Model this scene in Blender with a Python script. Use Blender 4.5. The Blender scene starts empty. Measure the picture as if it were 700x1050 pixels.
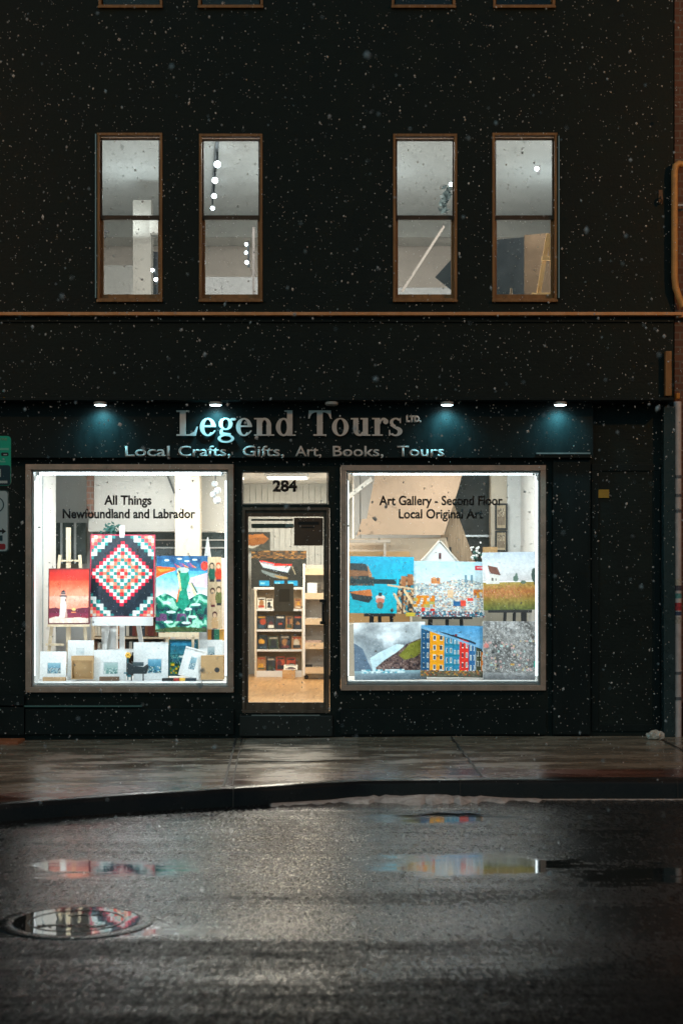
import bpy, bmesh, math, random
import numpy as np
from mathutils import Vector, Matrix, Euler
R = math.radians
rng = random.Random(7)
nrg = np.random.default_rng(11)
scene = bpy.context.scene
col = scene.collection

# ------------------------------------------------------------------ camera numbers
F, D0, CH = 1548.0, 15.7, 1.6          # focal length in photo pixels, distance to the facade, eye height
def X(px, y=0.0): return (px - 350) * (D0 + y) / F
def Z(py, y=0.0): return CH + (597 - py) * (D0 + y) / F
def S(y=0.0): return (D0 + y) / F

# ------------------------------------------------------------------ materials
def srgb(c):
    c = np.asarray(c, dtype=float)
    return np.where(c <= 0.04045, c / 12.92, ((c + 0.055) / 1.055) ** 2.4)
def hexc(h):
    h = h.lstrip('#'); return tuple(int(h[i:i+2], 16) / 255 for i in (0, 2, 4))
MATS = {}
def mat(name, color=(.5, .5, .5), rough=.6, metal=0.0, var=0.0, scale=8.0, bump=0.0, bscale=40.0, emit=None, estr=0.0, coat=0.0, dims=(1, 1, 1), trans=0.0, spec=.5):
    if name in MATS: return MATS[name]
    m = bpy.data.materials.new(name); m.use_nodes = True; nt = m.node_tree; nt.nodes.clear()
    out = nt.nodes.new('ShaderNodeOutputMaterial'); p = nt.nodes.new('ShaderNodeBsdfPrincipled')
    nt.links.new(p.outputs[0], out.inputs[0])
    p.inputs['Base Color'].default_value = (*color, 1); p.inputs['Roughness'].default_value = rough
    p.inputs['Metallic'].default_value = metal; p.inputs['Coat Weight'].default_value = coat
    p.inputs['Specular IOR Level'].default_value = spec
    if var > 0 or bump > 0:
        tc = nt.nodes.new('ShaderNodeTexCoord'); mp = nt.nodes.new('ShaderNodeMapping')
        mp.inputs['Scale'].default_value = dims; nt.links.new(tc.outputs['Object'], mp.inputs[0])
    if var > 0:
        n = nt.nodes.new('ShaderNodeTexNoise'); n.inputs['Scale'].default_value = scale; n.inputs['Detail'].default_value = 6; n.inputs['Roughness'].default_value = .65
        nt.links.new(mp.outputs[0], n.inputs['Vector'])
        r = nt.nodes.new('ShaderNodeMapRange'); r.inputs['From Min'].default_value = .3; r.inputs['From Max'].default_value = .7
        r.inputs['To Min'].default_value = 1 - var; r.inputs['To Max'].default_value = 1 + var
        nt.links.new(n.outputs[0], r.inputs[0])
        h = nt.nodes.new('ShaderNodeMix'); h.data_type = 'RGBA'; h.blend_type = 'MULTIPLY'; h.inputs[0].default_value = 1
        h.inputs[6].default_value = (*color, 1); nt.links.new(r.outputs[0], h.inputs[7]); nt.links.new(h.outputs[2], p.inputs['Base Color'])
        rr = nt.nodes.new('ShaderNodeMapRange'); rr.inputs['From Min'].default_value = .3; rr.inputs['From Max'].default_value = .7
        rr.inputs['To Min'].default_value = max(.02, rough - .12); rr.inputs['To Max'].default_value = min(1, rough + .12)
        nt.links.new(n.outputs[0], rr.inputs[0]); nt.links.new(rr.outputs[0], p.inputs['Roughness'])
    if bump > 0:
        b = nt.nodes.new('ShaderNodeTexNoise'); b.inputs['Scale'].default_value = bscale; b.inputs['Detail'].default_value = 5
        nt.links.new(mp.outputs[0], b.inputs['Vector'])
        bm_ = nt.nodes.new('ShaderNodeBump'); bm_.inputs['Strength'].default_value = bump; bm_.inputs['Distance'].default_value = .01
        nt.links.new(b.outputs[0], bm_.inputs['Height']); nt.links.new(bm_.outputs[0], p.inputs['Normal'])
    if emit: 
        p.inputs['Emission Color'].default_value = (*emit, 1); p.inputs['Emission Strength'].default_value = estr
    MATS[name] = m; return m

def wood(name, c1, c2, scale=3.0, dims=(1, 1, 12), rough=.5):
    if name in MATS: return MATS[name]
    m = mat(name, c1, rough); nt = m.node_tree; p = next(n for n in nt.nodes if n.type == 'BSDF_PRINCIPLED')
    tc = nt.nodes.new('ShaderNodeTexCoord'); mp = nt.nodes.new('ShaderNodeMapping'); mp.inputs['Scale'].default_value = dims
    n = nt.nodes.new('ShaderNodeTexNoise'); n.inputs['Scale'].default_value = scale; n.inputs['Detail'].default_value = 5
    r = nt.nodes.new('ShaderNodeValToRGB'); r.color_ramp.elements[0].color = (*c1, 1); r.color_ramp.elements[1].color = (*c2, 1)
    r.color_ramp.elements[0].position = .35; r.color_ramp.elements[1].position = .65
    nt.links.new(tc.outputs['Object'], mp.inputs[0]); nt.links.new(mp.outputs[0], n.inputs['Vector']); nt.links.new(n.outputs[0], r.inputs[0]); nt.links.new(r.outputs[0], p.inputs['Base Color'])
    return m

def picture_mat():
    m = bpy.data.materials.new('printed_picture'); m.use_nodes = True; nt = m.node_tree
    p = next(n for n in nt.nodes if n.type == 'BSDF_PRINCIPLED'); a = nt.nodes.new('ShaderNodeAttribute'); a.attribute_name = 'Col'
    nt.links.new(a.outputs['Color'], p.inputs['Base Color']); p.inputs['Roughness'].default_value = .45
    MATS['pic'] = m; return m
PIC = picture_mat()

def pane_mat(name='window_glass', tint=(.96, .98, .98), dirt=.05):
    m = bpy.data.materials.new(name); m.use_nodes = True; nt = m.node_tree; nt.nodes.clear()
    out = nt.nodes.new('ShaderNodeOutputMaterial'); t = nt.nodes.new('ShaderNodeBsdfTransparent'); t.inputs[0].default_value = (*tint, 1)
    g = nt.nodes.new('ShaderNodeBsdfGlossy'); g.inputs['Roughness'].default_value = .03
    fr = nt.nodes.new('ShaderNodeFresnel'); fr.inputs[0].default_value = 1.45
    mx = nt.nodes.new('ShaderNodeMixShader'); nt.links.new(fr.outputs[0], mx.inputs[0]); nt.links.new(t.outputs[0], mx.inputs[1]); nt.links.new(g.outputs[0], mx.inputs[2])
    # dried droplets and dust on the glass
    tc = nt.nodes.new('ShaderNodeTexCoord'); v = nt.nodes.new('ShaderNodeTexNoise'); v.inputs['Scale'].default_value = 9; v.inputs['Detail'].default_value = 8; v.inputs['Roughness'].default_value = .8
    nt.links.new(tc.outputs['Object'], v.inputs['Vector'])
    r = nt.nodes.new('ShaderNodeMapRange'); r.inputs['From Min'].default_value = .52; r.inputs['From Max'].default_value = .75; r.inputs['To Max'].default_value = dirt
    nt.links.new(v.outputs[0], r.inputs[0])
    d = nt.nodes.new('ShaderNodeBsdfDiffuse'); d.inputs[0].default_value = (.25, .24, .22, 1)
    m2 = nt.nodes.new('ShaderNodeMixShader'); nt.links.new(r.outputs[0], m2.inputs[0]); nt.links.new(mx.outputs[0], m2.inputs[1]); nt.links.new(d.outputs[0], m2.inputs[2])
    nt.links.new(m2.outputs[0], out.inputs[0]); MATS[name] = m; return m
GLASS = pane_mat()
GLASS_UP = pane_mat('old_window_glass', (.92, .94, .93), .1)

# ------------------------------------------------------------------ mesh builder
class MB:
    def __init__(s): s.v = []; s.f = []; s.mi = []
    def add(s, vs, fs, mi=0):
        o = len(s.v); s.v += [tuple(v) for v in vs]; s.f += [tuple(i + o for i in f) for f in fs]; s.mi += [mi] * len(fs); return s
    def box(s, x0, x1, y0, y1, z0, z1, mi=0, rot=None, piv=None):
        vs = [Vector((x, y, z)) for z in (z0, z1) for y in (y0, y1) for x in (x0, x1)]
        if rot is not None:
            pv = Vector(piv) if piv is not None else Vector(((x0+x1)/2, (y0+y1)/2, (z0+z1)/2))
            vs = [pv + rot @ (v - pv) for v in vs]
        return s.add(vs, [(0, 1, 3, 2)[::-1], (4, 5, 7, 6), (0, 1, 5, 4), (2, 3, 7, 6)[::-1], (0, 2, 6, 4)[::-1], (1, 3, 7, 5)], mi)
    def bar(s, a, b, w, d=None, mi=0, w2=None):
        a = Vector(a); b = Vector(b); d = d or w; t = (b - a).normalized(); up = Vector((0, 1, 0)) if abs(t.y) < .9 else Vector((0, 0, 1))
        u = t.cross(up).normalized(); n = u.cross(t).normalized(); k = 1 if w2 is None else w2 / w
        vs = [a + u*sx*w/2 + n*sy*d/2 for sx, sy in ((-1, -1), (1, -1), (1, 1), (-1, 1))] + [b + u*sx*w/2*k + n*sy*d/2*k for sx, sy in ((-1, -1), (1, -1), (1, 1), (-1, 1))]
        return s.add(vs, [(3, 2, 1, 0), (4, 5, 6, 7), (0, 1, 5, 4), (1, 2, 6, 5), (2, 3, 7, 6), (3, 0, 4, 7)], mi)
    def tube(s, pts, r, n=14, mi=0, caps=True, radii=None):
        pts = [Vector(p) for p in pts]; o = len(s.v); N = len(pts); prev = None
        for i, p in enumerate(pts):
            t = (pts[min(i+1, N-1)] - pts[max(i-1, 0)]).normalized()
            if prev is None: u = t.cross(Vector((0, 1, 0)) if abs(t.y) < .9 else Vector((1, 0, 0))).normalized()
            else: u = (prev - t * prev.dot(t)).normalized()
            prev = u; w = t.cross(u); rr = radii[i] if radii else r
            for k in range(n):
                a = 2 * math.pi * k / n; s.v.append(tuple(p + (u * math.cos(a) + w * math.sin(a)) * rr))
        for i in range(N - 1):
            for k in range(n):
                k2 = (k + 1) % n; s.f.append((o+i*n+k, o+i*n+k2, o+(i+1)*n+k2, o+(i+1)*n+k)); s.mi.append(mi)
        if caps: s.f.append(tuple(o+k for k in range(n))[::-1]); s.f.append(tuple(o+(N-1)*n+k for k in range(n))); s.mi += [mi, mi]
        return s
    def lathe(s, c, prof, n=32, mi=0):          # prof: (radius, z) list, about a vertical axis
        o = len(s.v); c = Vector(c)
        for r, z in prof:
            for k in range(n):
                a = 2 * math.pi * k / n; s.v.append((c.x + r * math.cos(a), c.y + r * math.sin(a), c.z + z))
        for i in range(len(prof) - 1):
            for k in range(n):
                k2 = (k + 1) % n; s.f.append((o+i*n+k, o+i*n+k2, o+(i+1)*n+k2, o+(i+1)*n+k)); s.mi.append(mi)
        s.f.append(tuple(o+k for k in range(n))[::-1]); s.f.append(tuple(o+(len(prof)-1)*n+k for k in range(n))); s.mi += [mi, mi]
        return s
    def sphere(s, c, r, n=14, mi=0, sz=1.0):
        prof = [(max(1e-4, r * math.sin(math.pi * i / 9)), -r * sz * math.cos(math.pi * i / 9)) for i in range(10)]
        return s.lathe(c, prof, n, mi)
    def prism(s, pts, y0, y1, mi=0):            # polygon in x,z (counter-clockwise seen from -y), thick in y
        n = len(pts); vs = [(x, y0, z) for x, z in pts] + [(x, y1, z) for x, z in pts]
        return s.add(vs, [tuple(range(n)), tuple(range(2*n-1, n-1, -1))] + [(i, i+n, (i+1) % n + n, (i+1) % n) for i in range(n)], mi)
    def frame(s, x0, x1, z0, z1, t, y0, y1, mi=0, tb=None, tt=None):
        tb = tb or t; tt = tt or t
        s.box(x0, x1, y0, y1, z0, z0 + tb, mi); s.box(x0, x1, y0, y1, z1 - tt, z1, mi)
        s.box(x0, x0 + t, y0, y1, z0 + tb, z1 - tt, mi); s.box(x1 - t, x1, y0, y1, z0 + tb, z1 - tt, mi); return s
    def build(s, name, mats, parent=None, bevel=0.0, smooth=False, weld=False):
        me = bpy.data.meshes.new(name); me.from_pydata(s.v, [], s.f)
        for m in (mats if isinstance(mats, (list, tuple)) else [mats]): me.materials.append(m)
        me.polygons.foreach_set('material_index', s.mi); me.update()
        bm = bmesh.new(); bm.from_mesh(me)
        if weld: bmesh.ops.remove_doubles(bm, verts=bm.verts, dist=1e-5)
        bmesh.ops.recalc_face_normals(bm, faces=bm.faces)
        if bevel > 0: bmesh.ops.bevel(bm, geom=[e for e in bm.edges if len(e.link_faces) == 2 and e.calc_face_angle(0) > .6], offset=bevel, segments=2, affect='EDGES', profile=.6)
        if smooth:
            for f in bm.faces: f.smooth = True
            for e in bm.edges:
                if len(e.link_faces) == 2 and e.calc_face_angle(0) > R(40): e.smooth = False
        bm.to_mesh(me); bm.free()
        o = bpy.data.objects.new(name, me); col.objects.link(o)
        if parent is not None: o.parent = parent; o.matrix_parent_inverse = parent_inv(parent)
        return o
def parent_inv(p):
    m = Matrix.Identity(4); q = p
    while q is not None: m = q.matrix_basis @ m if q.parent is None else (q.matrix_parent_inverse @ q.matrix_basis) @ m; q = q.parent
    return m.inverted()
def tag(o, label=None, cat=None, group=None, kind=None):
    if label: o['label'] = label
    if cat: o['category'] = cat
    if group: o['group'] = group
    if kind: o['kind'] = kind
    return o
def thing(name, label, cat, loc=(0, 0, 0), group=None):
    o = bpy.data.objects.new(name, None); o.location = loc; o.empty_display_size = .1; col.objects.link(o); return tag(o, label, cat, group)
def copy_tree(o, parent=None):
    c = o.copy(); col.objects.link(c); c.parent = parent
    for ch in list(o.children): copy_tree(ch, c)
    return c
def structure(o): o['kind'] = 'structure'; return o

def text_mesh(name, body, px0, px1, base, cap, y, mt, parent, depth=.004, bold=0.0, label=None):
    """Lettering fitted between two facade columns, standing on a baseline row, cap letters `cap` rows tall."""
    def mk(t):
        cu = bpy.data.curves.new('t', 'FONT'); cu.body = t; cu.size = 1; cu.offset = bold; cu.resolution_u = 4
        ob = bpy.data.objects.new('t', cu); col.objects.link(ob); bpy.context.view_layer.update()
        me = bpy.data.meshes.new_from_object(ob.evaluated_get(bpy.context.evaluated_depsgraph_get()))
        bpy.data.objects.remove(ob); return me
    H = mk('H'); hh = max(v.co.y for v in H.vertices)
    me = mk(body); xs = [v.co.x for v in me.vertices]; a, b = min(xs), max(xs)
    x0, x1 = X(px0, y), X(px1, y); kz = cap * S(y) / hh; z0 = Z(base, y)
    bm = bmesh.new(); bm.from_mesh(me)
    for v in bm.verts: v.co = Vector((x0 + (v.co.x - a) / (b - a) * (x1 - x0), y, z0 + v.co.y * kz))
    r = bmesh.ops.extrude_face_region(bm, geom=bm.faces[:])
    for e in r['geom']:
        if isinstance(e, bmesh.types.BMVert): e.co.y -= depth
    bmesh.ops.recalc_face_normals(bm, faces=bm.faces)
    me2 = bpy.data.meshes.new(name); bm.to_mesh(me2); bm.free(); me2.materials.append(mt)
    o = bpy.data.objects.new(name, me2); col.objects.link(o); o.parent = parent; o.matrix_parent_inverse = parent_inv(parent)
    if label: o['label'] = label
    return o

def wall_grid(name, mt, x0, x1, z0, z1, y0, y1, holes, parent=None, cut=()):
    """Wall slab with real openings; only outer faces and reveals exist."""
    xs = sorted({x0, x1, *[h[0] for h in holes], *[h[1] for h in holes]}); zs = sorted({z0, z1, *[h[2] for h in holes], *[h[3] for h in holes]})
    def solid(i, j):
        if not (0 <= i < len(xs)-1 and 0 <= j < len(zs)-1): return False
        cx, cz = (xs[i]+xs[i+1])/2, (zs[j]+zs[j+1])/2
        return not any(h[0] < cx < h[1] and h[2] < cz < h[3] for h in holes)
    m = MB()
    for i in range(len(xs)-1):
        for j in range(len(zs)-1):
            if not solid(i, j): continue
            a, b, c, d = xs[i], xs[i+1], zs[j], zs[j+1]
            m.add([(a, y0, c), (b, y0, c), (b, y0, d), (a, y0, d)], [(0, 1, 2, 3)]); m.add([(a, y1, c), (b, y1, c), (b, y1, d), (a, y1, d)], [(3, 2, 1, 0)])
            if not solid(i-1, j): m.add([(a, y0, c), (a, y1, c), (a, y1, d), (a, y0, d)], [(0, 3, 2, 1)])
            if not solid(i+1, j): m.add([(b, y0, c), (b, y1, c), (b, y1, d), (b, y0, d)], [(0, 1, 2, 3)])
            if not solid(i, j-1): m.add([(a, y0, c), (b, y0, c), (b, y1, c), (a, y1, c)], [(0, 3, 2, 1)])
            if not solid(i, j+1): m.add([(a, y0, d), (b, y0, d), (b, y1, d), (a, y1, d)], [(0, 1, 2, 3)])
    return m.build(name, mt, parent, weld=True)

# ------------------------------------------------------------------ little painter for the flat pictures (colour per grid vertex)
def vnoise(h, w, cells, seed=0, octaves=3, aspect=1.0):
    g = np.random.default_rng(seed); out = np.zeros((h, w)); amp = 1.0; tot = 0
    for o in range(octaves):
        ny = max(2, int(cells * 2**o)); nx = max(2, int(cells * 2**o * aspect)); a = g.random((ny + 2, nx + 2))
        yy = np.linspace(0, ny, h); xx = np.linspace(0, nx, w); yi = yy.astype(int); xi = xx.astype(int); fy = (yy - yi)[:, None]; fx = (xx - xi)[None]
        fy = fy*fy*(3-2*fy); fx = fx*fx*(3-2*fx)
        v = a[yi][:, xi]*(1-fy)*(1-fx) + a[yi+1][:, xi]*fy*(1-fx) + a[yi][:, xi+1]*(1-fy)*fx + a[yi+1][:, xi+1]*fy*fx
        out += v * amp; tot += amp; amp *= .55
    return out / tot
class Cv:
    def __init__(s, w, h, c='#ffffff'):
        s.w, s.h = w, h; s.a = np.ones((h, w, 3)) * np.array(hexc(c)); s.U, s.V = np.meshgrid(np.linspace(0, 1, w), np.linspace(0, 1, h))
    def put(s, m, c):
        c = np.array(hexc(c) if isinstance(c, str) else c); s.a[m] = c; return s
    def grad(s, v0, v1, stops, m=None):
        t = np.clip((s.V - v0) / (v1 - v0), 0, 1); P = np.linspace(0, 1, len(stops)); cs = np.array([hexc(c) for c in stops])
        g = np.stack([np.interp(t, P, cs[:, k]) for k in range(3)], -1); mm = (s.V >= v0) & (s.V <= v1)
        if m is not None: mm &= m
        s.a[mm] = g[mm]; return s
    def rect(s, x0, y0, x1, y1, c): return s.put((s.U >= x0) & (s.U <= x1) & (s.V >= y0) & (s.V <= y1), c)
    def ell(s, cx, cy, rx, ry, c): return s.put(((s.U-cx)/rx)**2 + ((s.V-cy)/ry)**2 <= 1, c)
    def pm(s, pts):
        m = np.zeros((s.h, s.w), bool); n = len(pts)
        for i in range(n):
            x0, y0 = pts[i]; x1, y1 = pts[(i+1) % n]
            if y0 == y1: continue
            c = ((y0 > s.V) != (y1 > s.V)) & (s.U < (x1-x0)*(s.V-y0)/(y1-y0)+x0); m ^= c
        return m
    def poly(s, pts, c): return s.put(s.pm(pts), c)
    def line(s, x0, y0, x1, y1, w, c):
        dx, dy = x1-x0, y1-y0; L = dx*dx+dy*dy+1e-9; t = np.clip(((s.U-x0)*dx+(s.V-y0)*dy)/L, 0, 1)
        asp = s.h / s.w; return s.put(((s.U-x0-t*dx)**2 + ((s.V-y0-t*dy)*asp)**2) < w*w, c)
    def speck(s, m, cells, pal, seed=0, aspect=1.0, dens=1.0):
        g = np.random.default_rng(seed); ny = cells; nx = max(2, int(cells*aspect)); P = np.array([hexc(c) for c in pal])
        idx = g.integers(0, len(pal), (ny+2, nx+2)); on = g.random((ny+2, nx+2)) < dens
        jx = g.random((ny+2, 1)); iy = (s.V*ny).astype(int); ix = (s.U*nx + jx[iy, 0]).astype(int)
        mm = m & on[iy, ix]; s.a[mm] = P[idx[iy, ix]][mm]; return s
    def tex(s, amt, cells=8, seed=3, m=None, aspect=1.0):
        n = (vnoise(s.h, s.w, cells, seed, 4, aspect) - .5) * 2 * amt
        if m is not None: n = n * m
        s.a = np.clip(s.a + n[..., None], 0, 1); return s
    def blend(s, m, c, k):
        c = np.array(hexc(c)); k = np.clip(k, 0, 1)
        if np.ndim(k) == 0: k = np.full(s.U.shape, k)
        k = k * m; s.a = s.a * (1 - k[..., None]) + c * k[..., None]; return s

def picture(name, label, cat, pxa, pxb, ra, rb, y, cv, lean=4, roll=0, thick=.025, edge=(.75, .75, .72), border=None, bw=.0, group=None, parent=None, part='picture', skew=0.0):
    """A flat print or canvas: front face is a grid coloured by the painter, with real thickness, its foot at depth y."""
    w = (pxb - pxa) * S(y); h = (rb - ra) * S(y)
    if part == 'picture' and cv.w > 60: cv.tex(.075, 26, int(pxa)); cv.tex(.05, 60, int(ra))       # brushwork and paper grain
    gm = cv.a.mean(-1, keepdims=True); cv.a = np.clip(.5 + (gm + (cv.a - gm) * 1.18 - .5) * 1.10 - .02, 0, 1)   # printing inks: fuller colour
    n, k = cv.w, cv.h; xs = np.linspace(-w/2, w/2, n); zs = np.linspace(h, 0, k)
    gx, gz = np.meshgrid(xs, zs); V = np.stack([gx, np.zeros_like(gx), gz], -1).reshape(-1, 3)
    idx = np.arange(n*k).reshape(k, n); fs = np.stack([idx[:-1, :-1], idx[1:, :-1], idx[1:, 1:], idx[:-1, 1:]], -1).reshape(-1, 4)
    o = n*k; e = .002
    back = [(-w/2, 0, 0), (w/2, 0, 0), (w/2, 0, h), (-w/2, 0, h), (-w/2, thick, 0), (w/2, thick, 0), (w/2, thick, h), (-w/2, thick, h)]
    faces = [tuple(int(q) for q in f) for f in fs] + [(o, o+4, o+5, o+1), (o+1, o+5, o+6, o+2), (o+2, o+6, o+7, o+3), (o+3, o+7, o+4, o), (o+4, o+7, o+6, o+5)]
    me = bpy.data.meshes.new(part); me.from_pydata([tuple(v) for v in V] + back, [], faces)
    ca = me.color_attributes.new('Col', 'FLOAT_COLOR', 'POINT'); cc = np.ones((o + 8, 4), dtype=np.float32); cc[:o, :3] = srgb(np.clip(cv.a, 0, 1)).reshape(-1, 3) * .92; cc[o:, :3] = .5
    ca.data.foreach_set('color', cc.ravel()); me.materials.append(PIC); me.materials.append(mat('edge_%.2f_%.2f_%.2f' % edge, edge, .6))
    me.polygons.foreach_set('material_index', [0]*len(fs) + [1]*5); me.update()
    ob = bpy.data.objects.new(name if border is None else part, me); col.objects.link(ob)
    M = Matrix.Translation(((X((pxa+pxb)/2, y)), y, Z(rb, y))) @ Euler((R(-lean), R(roll), 0)).to_matrix().to_4x4()
    if border is None: ob.matrix_world = M; tag(ob, label, cat, group); return ob
    root = bpy.data.objects.new(name, None); root.empty_display_size = .05; col.objects.link(root); root.matrix_world = M; tag(root, label, cat, group)
    ob.parent = root
    fr = MB().frame(-w/2 - bw, w/2 + bw, -bw, h + bw, bw, -.012, thick + .004)
    q = bpy.data.meshes.new('frame'); q.from_pydata(fr.v, [], fr.f); q.materials.append(border); q.update()
    fo = bpy.data.objects.new('frame', q); col.objects.link(fo); fo.parent = root
    return root

SOD_L, SOD_R = 300, 560
SKY_EL, SKY_S = 38.0, .030
N_SNOW = 30000

# ------------------------------------------------------------------ shared materials
BLACK = mat('black_painted_brick', (.0105, .0205, .0205), .6, spec=.22, var=.35, scale=3.0, bump=.35, bscale=30)
BLACK2 = mat('black_painted_wood', (.0080, .0165, .0180), .55, spec=.22, var=.3, scale=2.0, bump=.12, bscale=22, dims=(3, 3, 1))
WHITEP = mat('white_trim_paint', (.74, .76, .76), .4, var=.08, scale=5)
ROOMW = mat('white_room_paint', (.74, .74, .72), .7, var=.06, scale=2)
FRAMEB = mat('bronze_frame', (.58, .44, .37), .38, metal=.3, var=.25, scale=6)
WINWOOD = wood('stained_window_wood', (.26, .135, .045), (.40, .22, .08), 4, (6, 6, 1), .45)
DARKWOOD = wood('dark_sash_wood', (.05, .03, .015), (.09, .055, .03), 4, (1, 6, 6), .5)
STEEL = mat('dull_steel', (.45, .46, .46), .35, metal=.9, var=.1)
PALE = wood('pale_pine', (.62, .47, .30), (.75, .61, .43), 3, (8, 8, 1), .55)
WHT = mat('matt_white', (.80, .80, .79), .55, var=.03)
BLK = mat('matt_black', (.012, .012, .013), .5)
CARD = mat('brown_cardboard', (.42, .26, .12), .8, var=.12, scale=6)
OAK = wood('oak_floor', (.46, .24, .09), (.66, .39, .17), 2.2, (14, 1.2, 1), .3)
LAMPW = mat('lamp_diffuser', (.9, .9, .9), .4, emit=(.72, .95, 1.0), estr=14)
TUBE = mat('fluorescent_tube', (.9, .9, .9), .4, emit=(.80, .95, 1.0), estr=9)
BULB = mat('bright_bulb', (.9, .9, .9), .4, emit=(.80, .93, 1.0), estr=16)

# bump with courses of painted brick for the upper wall
def add_brick(m, strength=.5):
    nt = m.node_tree; p = next(n for n in nt.nodes if n.type == 'BSDF_PRINCIPLED')
    tc = nt.nodes.new('ShaderNodeTexCoord'); sp = nt.nodes.new('ShaderNodeSeparateXYZ'); cb = nt.nodes.new('ShaderNodeCombineXYZ')
    nt.links.new(tc.outputs['Object'], sp.inputs[0]); nt.links.new(sp.outputs[0], cb.inputs[0]); nt.links.new(sp.outputs[2], cb.inputs[1])
    b = nt.nodes.new('ShaderNodeTexBrick'); b.inputs['Scale'].default_value = 1; b.inputs['Brick Width'].default_value = .22; b.inputs['Row Height'].default_value = .075; b.inputs['Mortar Size'].default_value = .008
    nt.links.new(cb.outputs[0], b.inputs['Vector']); bp = nt.nodes.new('ShaderNodeBump'); bp.invert = True; bp.inputs['Strength'].default_value = strength; bp.inputs['Distance'].default_value = .0026
    nt.links.new(b.outputs['Fac'], bp.inputs['Height'])
    old = p.inputs['Normal'].links
    if old: nt.links.new(old[0].from_socket, bp.inputs['Normal'])
    nt.links.new(bp.outputs[0], p.inputs['Normal'])
add_brick(BLACK, .22)

# ------------------------------------------------------------------ ground: wet asphalt, pavement, kerb
ROADZ = -.15
PUDDLES = [  # x, y, half-length, half-depth of standing water on the road
    (-1.42, -6.45, .62, .36), (.88, -6.35, .68, .42), (.85, -4.5, .55, .32), (2.9, -6.7, 1.6, .40), (-1.35, -8.12, .75, .16)]
def wet_asphalt():
    m = bpy.data.materials.new('wet_asphalt'); m.use_nodes = True; nt = m.node_tree; L = nt.links.new
    p = next(n for n in nt.nodes if n.type == 'BSDF_PRINCIPLED')
    tc = nt.nodes.new('ShaderNodeTexCoord'); obj = tc.outputs['Object']
    def math_(op, a, b=None, clamp=False):
        n = nt.nodes.new('ShaderNodeMath'); n.operation = op; n.use_clamp = clamp
        for i, v in enumerate((a, b)):
            if v is None: continue
            if isinstance(v, (int, float)): n.inputs[i].default_value = v
            else: L(v, n.inputs[i])
        return n.outputs[0]
    def noise(scale, detail, dims=(1, 1, 1), rough=.6):
        mp = nt.nodes.new('ShaderNodeMapping'); mp.inputs['Scale'].default_value = dims; L(obj, mp.inputs[0])
        n = nt.nodes.new('ShaderNodeTexNoise'); n.inputs['Scale'].default_value = scale; n.inputs['Detail'].default_value = detail; n.inputs['Roughness'].default_value = rough; L(mp.outputs[0], n.inputs['Vector']); return n.outputs[0]
    sp = nt.nodes.new('ShaderNodeSeparateXYZ'); L(obj, sp.inputs[0]); x, y = sp.outputs[0], sp.outputs[1]
    edge = noise(3.5, 6, (.7, 2.2, 1), .7)
    pud = None
    for cx, cy, rx, ry in PUDDLES:
        dx = math_('DIVIDE', math_('SUBTRACT', x, cx), rx); dy = math_('DIVIDE', math_('SUBTRACT', y, cy), ry)
        d = math_('SQRT', math_('ADD', math_('MULTIPLY', dx, dx), math_('MULTIPLY', dy, dy)))
        d = math_('ADD', d, math_('MULTIPLY', math_('SUBTRACT', edge, .5), 2.6))
        k = math_('MULTIPLY', math_('SUBTRACT', 1.12, d), 2.0, True)
        pud = k if pud is None else math_('MAXIMUM', pud, k)
    # tyre-worn smoother bands and free wet patches along the street
    bands = noise(1.0, 4, (.28, 1.5, 1), .6)
    band = nt.nodes.new('ShaderNodeMapRange'); band.inputs['From Min'].default_value = .40; band.inputs['From Max'].default_value = .66; L(bands, band.inputs[0])
    fine = noise(85, 3, (1, 1, 1), .7); mid = noise(22, 5, (1, 1, 1), .6)
    vor = nt.nodes.new('ShaderNodeTexVoronoi'); vor.inputs['Scale'].default_value = 62; L(obj, vor.inputs['Vector'])
    wet = math_('MAXIMUM', pud, math_('MULTIPLY', band.outputs[0], .42))
    r0 = math_('ADD', .07, math_('MULTIPLY', math_('SUBTRACT', mid, .5), .18)); 
    rough = math_('ADD', math_('MULTIPLY', r0, math_('SUBTRACT', 1, wet)), .03)
    cr = nt.nodes.new('ShaderNodeMix'); cr.data_type = 'RGBA'; cr.inputs[6].default_value = (.008, .011, .012, 1); cr.inputs[7].default_value = (.026, .032, .032, 1)
    L(math_('MULTIPLY', mid, math_('ADD', fine, .3), True), cr.inputs[0]); L(cr.outputs[2], p.inputs['Base Color'])
    hgt = math_('ADD', math_('MULTIPLY', vor.outputs['Distance'], .8), math_('ADD', math_('MULTIPLY', noise(40, 4, (1, .4, 1), .8), 1.1), math_('MULTIPLY', mid, .5)))
    bp = nt.nodes.new('ShaderNodeBump'); bp.inputs['Distance'].default_value = .0026
    L(math_('MULTIPLY', math_('SUBTRACT', 1.0, math_('MULTIPLY', wet, 1.15), True), 1.0), bp.inputs['Strength']); L(hgt, bp.inputs['Height'])
    # very low swell in the standing water
    sw = nt.nodes.new('ShaderNodeBump'); sw.inputs['Distance'].default_value = .020; L(math_('SUBTRACT', .62, math_('MULTIPLY', pud, .59)), sw.inputs['Strength']); L(noise(3.2, 6, (.35, 1.7, 1), .66), sw.inputs['Height']); L(sw.outputs[0], bp.inputs['Normal'])
    L(bp.outputs[0], p.inputs['Normal']); p.inputs['IOR'].default_value = 1.75
    # drier, more porous lanes reflect less than the wet film
    dry = noise(.9, 5, (.22, 1.9, 1), .62); dm = nt.nodes.new('ShaderNodeMapRange'); dm.inputs['From Min'].default_value = .38; dm.inputs['From Max'].default_value = .56; dm.inputs['To Min'].default_value = .22; dm.inputs['To Max'].default_value = 1.0; L(dry, dm.inputs[0])
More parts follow.
